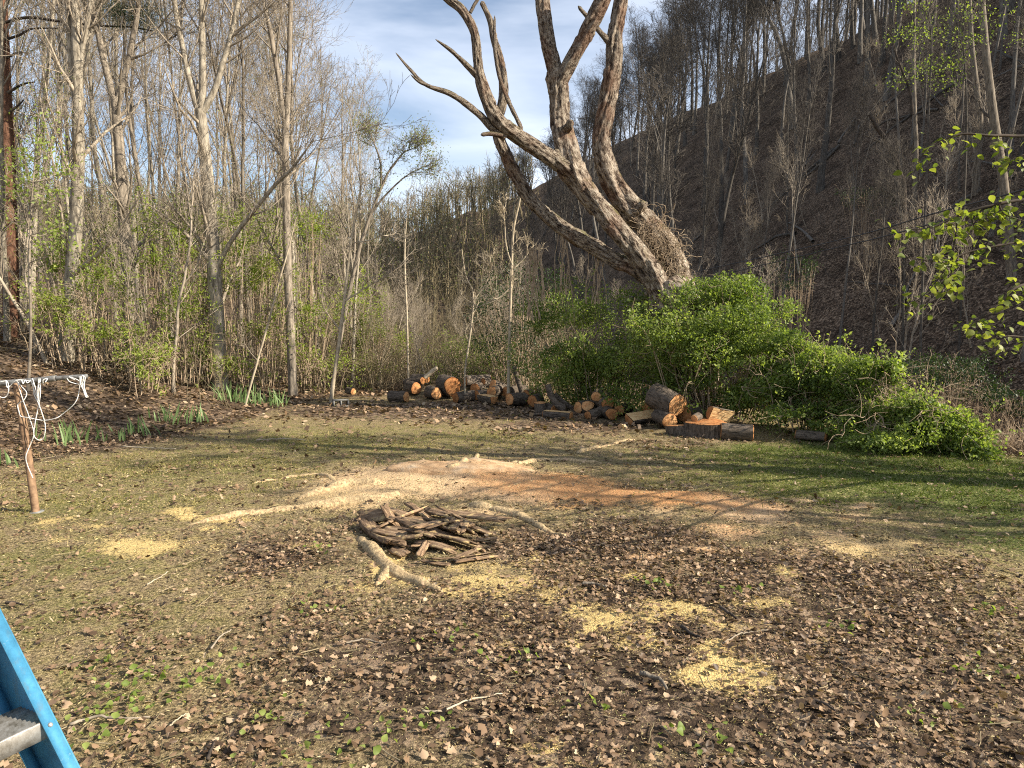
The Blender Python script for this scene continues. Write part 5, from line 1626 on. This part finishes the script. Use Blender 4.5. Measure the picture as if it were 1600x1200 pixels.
shrub('shrub', [(1390, 640, 12.7, 75, 58, .8), (1345, 620, 13.1, 60, 55, .8), (1365, 600, 13.2, 40, 35, .6), (1450, 672, 12.2, 70, 46, .7), (1505, 702, 11.8, 50, 32, .6), (1400, 690, 12.2, 70, 28, .6)], 34000, 'leaf_bush',
      'low end of the green thicket tapering to bare twigs above the gully', cover=.39, sub=11, seed=4, stemn=70, shoot=60)
shrub('shrub', [(1395, 575, 12.9, 14, 28, .18)], 260, 'leaf_bright', 'single bright leafy shoot standing up out of the thicket', seed=5, stemn=3, shoot=3, leaf=(.06, .1), hollow=.9)
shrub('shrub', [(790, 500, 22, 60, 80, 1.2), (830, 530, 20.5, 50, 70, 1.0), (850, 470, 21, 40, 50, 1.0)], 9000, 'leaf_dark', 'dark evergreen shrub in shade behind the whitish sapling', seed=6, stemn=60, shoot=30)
shrub('shrub', [(735, 565, 23, 55, 45, 1.0), (770, 580, 22, 40, 30, .8), (700, 570, 24, 40, 40, .8)], 5500, 'leaf_bush', 'sunlit shrub of small leaves just behind the log heap', seed=7, stemn=90, shoot=30, leaf=(.04, .07))
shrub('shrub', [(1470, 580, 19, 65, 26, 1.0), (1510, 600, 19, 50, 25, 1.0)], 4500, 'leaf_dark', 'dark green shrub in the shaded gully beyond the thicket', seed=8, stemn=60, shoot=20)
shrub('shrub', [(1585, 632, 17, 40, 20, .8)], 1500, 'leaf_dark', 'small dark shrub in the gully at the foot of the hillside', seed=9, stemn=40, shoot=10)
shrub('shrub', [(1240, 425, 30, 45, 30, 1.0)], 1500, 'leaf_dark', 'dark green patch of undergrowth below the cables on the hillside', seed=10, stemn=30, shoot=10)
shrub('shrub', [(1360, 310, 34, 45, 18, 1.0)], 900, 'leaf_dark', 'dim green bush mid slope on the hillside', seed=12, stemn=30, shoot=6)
shrub('dry_shrub', [(1585, 690, 15, 60, 35, .8)], 600, 'litter', 'brown dry bramble heap at the edge of the gully', seed=11, stemn=160, shoot=0)

# bright understorey along the bank
US = [(90, 400, 19, 50, 70), (215, 360, 21, 60, 60), (300, 350, 22, 50, 60), (365, 380, 21, 50, 60), (430, 420, 22, 50, 70), (160, 440, 18.5, 50, 60), (345, 480, 20.3, 60, 60), (555, 500, 24, 60, 50), (130, 480, 17.5, 60, 60), (180, 520, 17.5, 60, 40), (250, 430, 19, 60, 60), (270, 500, 18.5, 60, 55), (310, 400, 20, 45, 50), (330, 540, 19.5, 50, 40), (385, 450, 21, 45, 60), (400, 540, 20.5, 60, 60),
      (450, 500, 22, 60, 70), (500, 550, 22, 55, 45), (520, 460, 24, 45, 55), (580, 540, 24, 50, 40), (215, 580, 16.8, 50, 22), (640, 560, 25, 50, 30), (60, 460, 18, 40, 50), (475, 370, 23, 35, 45)]
g = np.random.default_rng(66)
for i, (px, py, Y, rx, rz) in enumerate(US):
    root_lab = 'loose fresh green shrub in the sunlit undergrowth of the bank wood'
    shrub('leafy_shrub', [(px + g.normal(0, 28), py + g.normal(0, 22), Y, rx * g.uniform(.7, 1.25), rz * g.uniform(.5, 1.0), .9) for q in range(4)], 1700, 'leaf_fresh', root_lab, group='fresh green shrubs under the bank wood',
          seed=20 + i, stemn=20, shoot=10, leaf=(.04, .09), hollow=.62, clump=3.0, cover=.47)

# leafy sapling tufts near the frame edge
tuft = empty('leafy_sapling', G(40, 640))
tag(tuft, 'sapling with bright new leaf tufts rising behind the clothesline post', 'sapling')
off = np.array(tuft.location)
geo = Geo(); lf = Geo()
TU = [(60, 215), (75, 240), (95, 265), (40, 250), (25, 235), (70, 188), (30, 280), (50, 290), (105, 268), (15, 300), (90, 300), (60, 310), (35, 345), (85, 360), (95, 345), (20, 260), (65, 380), (100, 380), (60, 270), (80, 225)]
main = catmull(np.array([P(42, 640, 15), P(48, 520, 15), P(46, 400, 15), P(52, 280, 15), P(62, 200, 15)]) - off, 24)
geo.tubes(main[None], np.linspace(.035, .008, 24)[None], 7)
for (px, py) in TU:
    t = P(px, py, 15 + g.uniform(-.5, .5)) - off
    i = np.argmin(np.abs(main[:, 2] - (t[2] - .25)))
    c = catmull(np.array([main[i], (main[i] + t) / 2 + (0, 0, -.05), t]), 8)
    geo.tubes(c[None], np.linspace(.01, .004, 8)[None], 4)
    n = 46
    L = g.uniform(.05, .10, n)
    lf.leaves(t + g.normal(0, 1, (n, 3)) * (.15, .12, .10), g.normal(size=(n, 3)) + (0, 0, -.4), g.normal(size=(n, 3)) + (0, 0, .8), L, L * .55, QUAD_LEAF, np.clip(g.normal(.7, .2, n), 0, 1))
geo.build('stem', M['twig'], tuft, attr=False); lf.build('foliage', M['leaf_bright'], tuft)

# leafy sprays high on the hillside
for k, (lab, TU, Y, nl) in enumerate([('sapling with yellow green leaf sprays high on the hillside', [(1440, 100), (1425, 115), (1455, 108), (1480, 100), (1495, 95), (1470, 125), (1485, 130), (1405, 125), (1395, 60), (1420, 50), (1430, 42), (1440, 10), (1415, 5)], 24, 60),
                           ('thin tree with sparse yellow green leaves beside the pale trunks', [(1510, 30), (1530, 20), (1545, 50), (1500, 60), (1520, 70), (1460, 50), (1480, 60), (1470, 30), (1510, 5), (1590, 60), (1570, 20), (1440, 60)], 25, 45)]):
    b0 = P(1450 + 60 * k, 330, Y)
    root = empty('leafy_sapling', (b0[0], Y, tz(b0[0], Y))); tag(root, lab, 'sapling')
    off = np.array(root.location)
    geo = Geo(); lf = Geo()
    main = catmull(np.array([off, P(1450 + 60 * k, 200, Y), P(1455 + 50 * k, 60, Y), P(1440 + 70 * k, -40, Y)]) - off, 24)
    geo.tubes(main[None], np.linspace(.05, .012, 24)[None], 6)
    for (px, py) in TU:
        t = P(px, py, Y + g.uniform(-.6, .6)) - off
        i = np.argmin(np.abs(main[:, 2] - (t[2] - .3)))
        c = catmull(np.array([main[i], (main[i] + t) / 2 + (0, 0, .1), t]), 8)
        geo.tubes(c[None], np.linspace(.014, .005, 8)[None], 4)
        n = nl; L = g.uniform(.05, .10, n)
        lf.leaves(t + g.normal(0, 1, (n, 3)) * (.26, .25, .16), g.normal(size=(n, 3)), g.normal(size=(n, 3)) + (0, 0, .8), L, L * .6, QUAD_LEAF, np.clip(g.normal(.6, .2, n), 0, 1))
    geo.build('stem', M['twig_hill'], root, attr=False); lf.build('foliage', M['leaf_bright'], root)

# ------------------------------------------------------------------ iris clumps
def iris(px, py, n, h, label, group=None, seed=0, spread=.2):
    g = np.random.default_rng(seed)
    p = G(px, py)
    root = empty('iris_clump', p); tag(root, label, 'plant', group)
    for i in range(n):
        geo = Geo()
        L = h * g.uniform(.6, 1.25); w = g.uniform(.009, .017)
        a = g.uniform(0, pi); lean = g.normal(0, .3)
        b = np.array((g.normal(0, spread), g.normal(0, spread * .6), -.01))
        t = np.linspace(0, 1, 6)
        ctr = np.column_stack([lean * t ** 1.6 * L, g.normal(0, .15) * t ** 2 * L, t * L * (1 - .12 * abs(lean))]) + b
        wd = w * np.array([.8, 1, 1, .9, .6, .04])
        sd = np.array((cos(a * .35), sin(a * .35), 0))
        v = np.vstack([ctr + sd * wd[:, None], ctr - sd * wd[:, None]])
        k = np.arange(5)
        geo.add(v, np.stack([k, k + 1, k + 7, k + 6], -1), g.random())
        geo.build('leaf', M['iris'], root)
IR = [(270, 660, 12, .42, 'broad fan of iris leaves on the bank below the three-stemmed trunk'), (310, 660, 8, .36, 'grey green iris fan leaning over beside the broad fan'), (215, 680, 9, .34, 'small iris clump on the leafy bank edge'),
      (100, 695, 8, .40, 'iris clump behind the hanging rope of the clothesline post'), (125, 690, 7, .36, 'iris blades beside the clump behind the hanging rope'), (22, 728, 5, .32, 'iris shoots at the foot of the bank by the clothesline post'), (170, 690, 5, .3, 'few thin iris blades alone in the bank litter'),
      (370, 628, 14, .46, 'dense iris bed part nearest the leaning sapling foot'), (400, 632, 16, .46, 'thick row of upright iris blades past the leaning sapling'), (428, 634, 14, .42, 'end of the iris bed nearest the yard'), (350, 626, 8, .4, 'iris blades round the foot of the three-stemmed trunk')]
for i, (px, py, n, h, lab) in enumerate(IR):
    iris(px, py, int(n * 1.6), h, lab, 'iris clumps along the bank', seed=i)

# ------------------------------------------------------------------ the leafy tree standing beside the yard, its low branches reaching into view
_t = np.array([0, .06, .16, .3, .46, .62, .76, .88, .95, 1.0])
_w = np.array([0, .16, .31, .42, .45, .38, .26, .13, .055, 0])
_n = len(_t)
NL_V = np.vstack([np.column_stack([_t, _w, .16 * _w]), np.column_stack([_t, 0 * _t, -.02 * _t]), np.column_stack([_t, -_w, .16 * _w])])
NL_V[:, 2] += -.10 * NL_V[:, 0] ** 2
_k = np.arange(_n - 1)
NL_F = [tuple(q) for q in np.concatenate([np.stack([_k, _k + 1, _k + 1 + _n, _k + _n], -1), np.stack([_k + _n, _k + 1 + _n, _k + 1 + 2 * _n, _k + 2 * _n], -1)])]
leaf_me = []
for q in range(6):
    gq = np.random.default_rng(q)
    v = NL_V.copy(); v[:, 2] += -.18 * v[:, 0] ** 2 * gq.uniform(.2, 1.4); v[:, 1] *= gq.uniform(.75, .95)
    leaf_me.append(mesh('leaf', v, [np.array(NL_F)], True, {'rnd': np.full(len(v), [.25, .45, .55, .65, .8, .95][q])}))
    leaf_me[-1].materials.append(M['leaf_near'])
ntx, nty = 8.6, 9.0
nt_root = empty('beech_tree', (ntx, nty, tz(ntx, nty)))
tag(nt_root, 'leafy tree beside the yard whose drooping branches hang before the hillside', 'tree')
off = np.array(nt_root.location)
g = np.random.default_rng(314)
main = catmull(np.array([(0, 0, -.1), (.05, .1, 3), (-.1, .15, 6), (.1, 0, 9), (0, .2, 13)]), 24)
geo = Geo(); geo.tubes(main[None], np.interp(np.linspace(0, 1, 24), [0, .1, 1], [.36, .27, .05])[None], 14)
geo.build('trunk', M['bark_grey'], nt_root, attr=False)
b1, r1 = grow(g, main[None], np.linspace(.26, .05, 24)[None], 26, .3, 1, 2.2, 4.5, .6, 1.1, 9, .35, .06, .1, .012, .4)
b2, r2 = grow(g, b1, r1, 6, .2, 1, .8, 1.8, .4, .9, 6, .5, .04, .15, .006, .3)
b3, r3 = grow(g, b2, r2, 4, .2, 1, .3, .8, .4, .9, 4, .6, .02, .15, .004, .3)
geo = Geo(); geo.tubes(b1, r1, 6); geo.tubes(b2, r2, 4); geo.tubes(b3, r3, 3)
geo.build('crown', M['twig'], nt_root, attr=False)
tips = b3.reshape(-1, 3); k = g.integers(0, len(tips), 11000); lf = Geo()
L = g.uniform(.06, .12, 11000)
lf.leaves(tips[k] + g.normal(0, .06, (11000, 3)), g.normal(size=(11000, 3)), g.normal(size=(11000, 3)) + (0, 0, .8), L, L * .6, QUAD_LEAF, g.random(11000))
lf.build('foliage', M['leaf_near'], nt_root)
for (sx_, sy_, sc_, rz_, lab_) in ((13.6, 5.0, .75, 1.3, 'leafy tree standing out beyond the yard, shading the litter'), (12.4, 8.6, .7, 3.9, 'leafy tree just behind the drooping-branched tree, shading the yard')):
    r_ = empty('beech_tree', (sx_, sy_, tz(sx_, sy_) - .05), (0, 0, rz_), (sc_, sc_, sc_)); tag(r_, lab_, 'tree')
    for ch in list(nt_root.children):
        c_ = ch.copy(); COL.objects.link(c_); c_.parent = r_
NB = [([(1800, 150), (1640, 205), (1560, 212), (1500, 210), (1450, 232), (1428, 270)], 6.2), ([(1800, 230), (1650, 240), (1600, 242), (1560, 252)], 6.6), ([(1800, 270), (1640, 305), (1560, 318), (1500, 335), (1470, 350), (1440, 358), (1400, 355)], 6.0),
      ([(1500, 320), (1495, 350), (1490, 390), (1478, 420), (1440, 465), (1420, 472)], 5.9), ([(1560, 320), (1530, 330), (1520, 350), (1545, 365)], 6.1), ([(1800, 340), (1640, 370), (1580, 380), (1520, 392), (1470, 408), (1415, 402)], 6.3),
      ([(1490, 390), (1486, 430), (1480, 455)], 5.9), ([(1700, 420), (1640, 440), (1590, 448), (1560, 475), (1520, 505), (1512, 512)], 5.8), ([(1800, 380), (1680, 400), (1610, 385), (1590, 410)], 6.4), ([(1700, 500), (1620, 525), (1575, 525), (1545, 530)], 6.0), ([(1560, 318), (1570, 335), (1600, 345)], 6.0)]
for i, (pth, Y) in enumerate(NB):
    pts = []
    for q in pth:
        yy = Y + max(0, (q[0] - 1600)) * .004
        pts.append(P(q[0], q[1], yy) - off)
    if pth[0][0] >= 1700:
        i0 = np.argmin(np.abs(main[:, 2] - pts[0][2] + .4))
        pts = [main[i0], main[i0] * .5 + pts[0] * .5 + np.array((0, 0, .25))] + pts
    c = catmull(np.array(pts), 10 * len(pts))
    geo = Geo(); geo.tubes(c[None], np.linspace(.022 if pth[0][0] >= 1700 else .008, .003, len(c))[None], 6)
    br = geo.build('branch', M['twig_dark'], nt_root, attr=False)
    n = int(len(pth) * 15)
    lo_ = (len(c) * (2.2 / len(pts)) if pth[0][0] >= 1700 else 2)
    for q in range(n):
        j = int(g.uniform(lo_, len(c)))
        j = min(j, len(c) - 1)
        o = bpy.data.objects.new('leaf', leaf_me[g.integers(0, 6)]); COL.objects.link(o); o.parent = br
        sz = g.uniform(.038, .076)
        p = c[j] + g.normal(0, .055, 3) + (0, 0, -.03)
        o.location = p
        o.rotation_euler = (g.normal(0, .5), g.uniform(-.1, .9), g.uniform(0, 6.28))
        o.scale = (sz, sz, sz)

# ------------------------------------------------------------------ yard details: weeds, sticks, single leaves
g = np.random.default_rng(2024)
wl_me = []
for q in range(4):
    v = NL_V.copy(); gq = np.random.default_rng(q + 50)
    v[:, 1] *= gq.uniform(1.0, 1.4); v[:, 2] += .25 * np.abs(v[:, 1]) - .15 * v[:, 0] ** 2
    m_ = mesh('leaf', v, [np.array(NL_F)], True, {'rnd': np.full(len(v), [.3, .5, .7, .9][q])}); m_.materials.append(M['leaf_bright']); wl_me.append(m_)
WEEDS = [(225, 1065, 14, 'largest weed clump with dark shadowed middle by the ladder'), (150, 1045, 8, 'weed patch nearest the blue ladder rail'), (180, 1110, 12, 'low weed spread below the largest clump'), (165, 1145, 8, 'round leaved weed beside a twig near the ladder'),
         (340, 1052, 6, 'small weed past the largest clump'), (290, 1088, 7, 'weed leaves strung out before the largest clump'), (440, 1125, 6, 'round leaved weed pair in the near litter'), (570, 1160, 9, 'bright weed clump at the very front of the litter'), (470, 1195, 7, 'weed cut by the bottom edge of the picture'),
         (690, 1135, 7, 'dark green sprig under the pale twig'), (1095, 1155, 8, 'bright weed below the yellow sawdust patch'), (1525, 1050, 9, 'weed clump in the litter far out by the frame edge'), (790, 1030, 6, 'weed tuft above the pale twig'), (930, 1105, 4, 'two leaved seedling between twig and sawdust'),
         (1160, 925, 5, 'weed on the shaded litter above the sawdust'), (1030, 920, 7, 'leafy weed on the litter behind the yellow sawdust'), (1310, 980, 5, 'weed sprig in the litter beyond the sawdust'), (700, 1000, 5, 'faint weed tuft in the brown litter'), (490, 955, 5, 'weed before the sawdust covered root'), (500, 860, 6, 'green weed beside the board pile'), (1550, 960, 6, 'weed in the shaded grass edge'), (1445, 1120, 5, 'weed among curled brown leaves')]
for i, (px, py, n, lab) in enumerate(WEEDS):
    p = G(px, py)
    root = empty('weed_clump', p); tag(root, lab, 'weed', 'weeds scattered in the yard')
    for k in range(int(n * 2.6)):
        o = bpy.data.objects.new('leaf', wl_me[g.integers(0, 4)]); COL.objects.link(o); o.parent = root
        s = g.uniform(.018, .043)
        o.location = (g.normal(0, .12), g.normal(0, .09), g.uniform(.015, .055)); o.scale = (s, s, s)
        o.rotation_euler = (g.normal(0, .6), g.normal(-.3, .5), g.uniform(0, 6.28))

STICKS = [([(660, 1117), (690, 1118), (720, 1105), (745, 1098), (785, 1090)], .007, 'twig_pale', 'longest pale bent twig lying on the near litter'), ([(330, 1020), (345, 1000), (362, 990)], .007, 'twig', 'curved grey twig in the mossy ground'), ([(110, 1140), (150, 1128), (190, 1130), (235, 1128)], .009, 'twig', 'grey stick lying among the weeds by the ladder'),
          ([(10, 947), (25, 948), (38, 951)], .012, 'twig_dark', 'short dark stick beside the ladder top'), ([(910, 917), (930, 919), (948, 923)], .015, 'bark_grey', 'short brown stick in the shaded litter'), ([(1125, 955), (1140, 965), (1152, 973)], .014, 'twig_dark', 'dark bark sliver on the yellow sawdust'), ([(1065, 985), (1080, 998), (1095, 1002)], .014, 'twig_dark', 'dark crooked bark bit on the yellow sawdust'),
          ([(1000, 1060), (1030, 1070), (1042, 1085)], .016, 'bark_grey', 'stub of grey branch at the sawdust patch edge'), ([(1270, 1100), (1290, 1108), (1305, 1120)], .010, 'twig_dark', 'dark twig in the curled leaves'), ([(230, 918), (260, 900), (262, 898)], .006, 'twig_pale', 'thin straw coloured twig on the moss'), ([(265, 1142), (278, 1130), (292, 1122)], .005, 'twig_pale', 'thin pale twig next to a weed leaf'),
          ([(325, 1195), (330, 1180), (338, 1165)], .010, 'twig_dark', 'dark twig at the bottom edge'), ([(540, 1010), (570, 1005), (600, 1012)], .006, 'twig', 'fine twig in the middle litter'), ([(1130, 1010), (1160, 995), (1200, 990)], .006, 'twig', 'fine grey twig beyond the sawdust patch'), ([(360, 900), (400, 896), (450, 898)], .006, 'twig_dark', 'thin dark twig on the mossy ground'), ([(400, 690), (440, 688), (480, 690)], .01, 'twig_pale', 'pale twig out on the far grass'), ([(190, 700), (240, 703), (275, 704)], .012, 'twig_pale', 'pale stick at the foot of the bank')]
for pth, r, mt, lab in STICKS:
    pts = np.array([G(*q) for q in pth]) + (0, 0, .02 + r)
    c = catmull(pts, 20); c[:, 2] += np.random.default_rng(int(pth[0][0])).normal(0, .003, 20)
    geo = Geo(); geo.tubes(c[None], np.linspace(r, r * .5, 20)[None], 7, cap=True)
    tag(geo.build('stick', M[mt], attr=False), lab, 'stick')
# small twigs: one mass
geo = Geo()
x, y = scatter(1900, 2.3, 12, lambda x, y: np.full_like(x, .8), seed=55)
m_ = len(x); a = g.uniform(0, 2 * pi, m_); L = g.uniform(.04, .22, m_)
t = np.linspace(-.5, .5, 5)
pts = np.stack([x[:, None] + np.cos(a)[:, None] * t * L[:, None], y[:, None] + np.sin(a)[:, None] * t * L[:, None]], -1)
pts += np.cumsum(g.normal(0, .004, pts.shape), 1)
zz = terr(pts[..., 0], pts[..., 1]) + .012 + g.uniform(0, .015, (m_, 1))
geo.tubes(np.concatenate([pts, zz[..., None]], -1), np.repeat(g.uniform(.0015, .004, m_)[:, None], 5, 1), 4, g.random(m_))
tag(geo.build('twig_litter', M['brush']), 'small twigs strewn through the litter of the yard', 'twigs', kind='stuff')

# the largest fallen leaves, one by one
FL = []
for q in range(6):
    gq = np.random.default_rng(900 + q)
    v, f = leaf_template(q % 3)
    v = v.copy(); v[:, 2] *= gq.uniform(.4, 1.3); v[:, 2] += .12 * np.sin(v[:, 0] * 3 + q)
    v[:, 1] *= gq.uniform(.6, .95)
    m_ = mesh('fallen_leaf', v, [np.array(f)], False, {'rnd': np.full(len(v), [.3, .42, .52, .62, .72, .85][q])}); m_.materials.append(M['litter']); FL.append(m_)
x, y = scatter(1500, 2.6, 6.2, d_leaf, halfw=.7, ext=0, seed=77)
for i in range(min(300, len(x))):
    o = bpy.data.objects.new('fallen_leaf', FL[g.integers(0, 6)]); COL.objects.link(o); o.parent = ground
    sz = g.uniform(.038, .068)
    o.location = (x[i], y[i], tz(x[i], y[i]) + .025); o.scale = (sz, sz, sz)
    o.rotation_euler = (g.normal(0, .35) + (pi if g.random() < .4 else 0), g.normal(0, .3), g.uniform(0, 6.28))
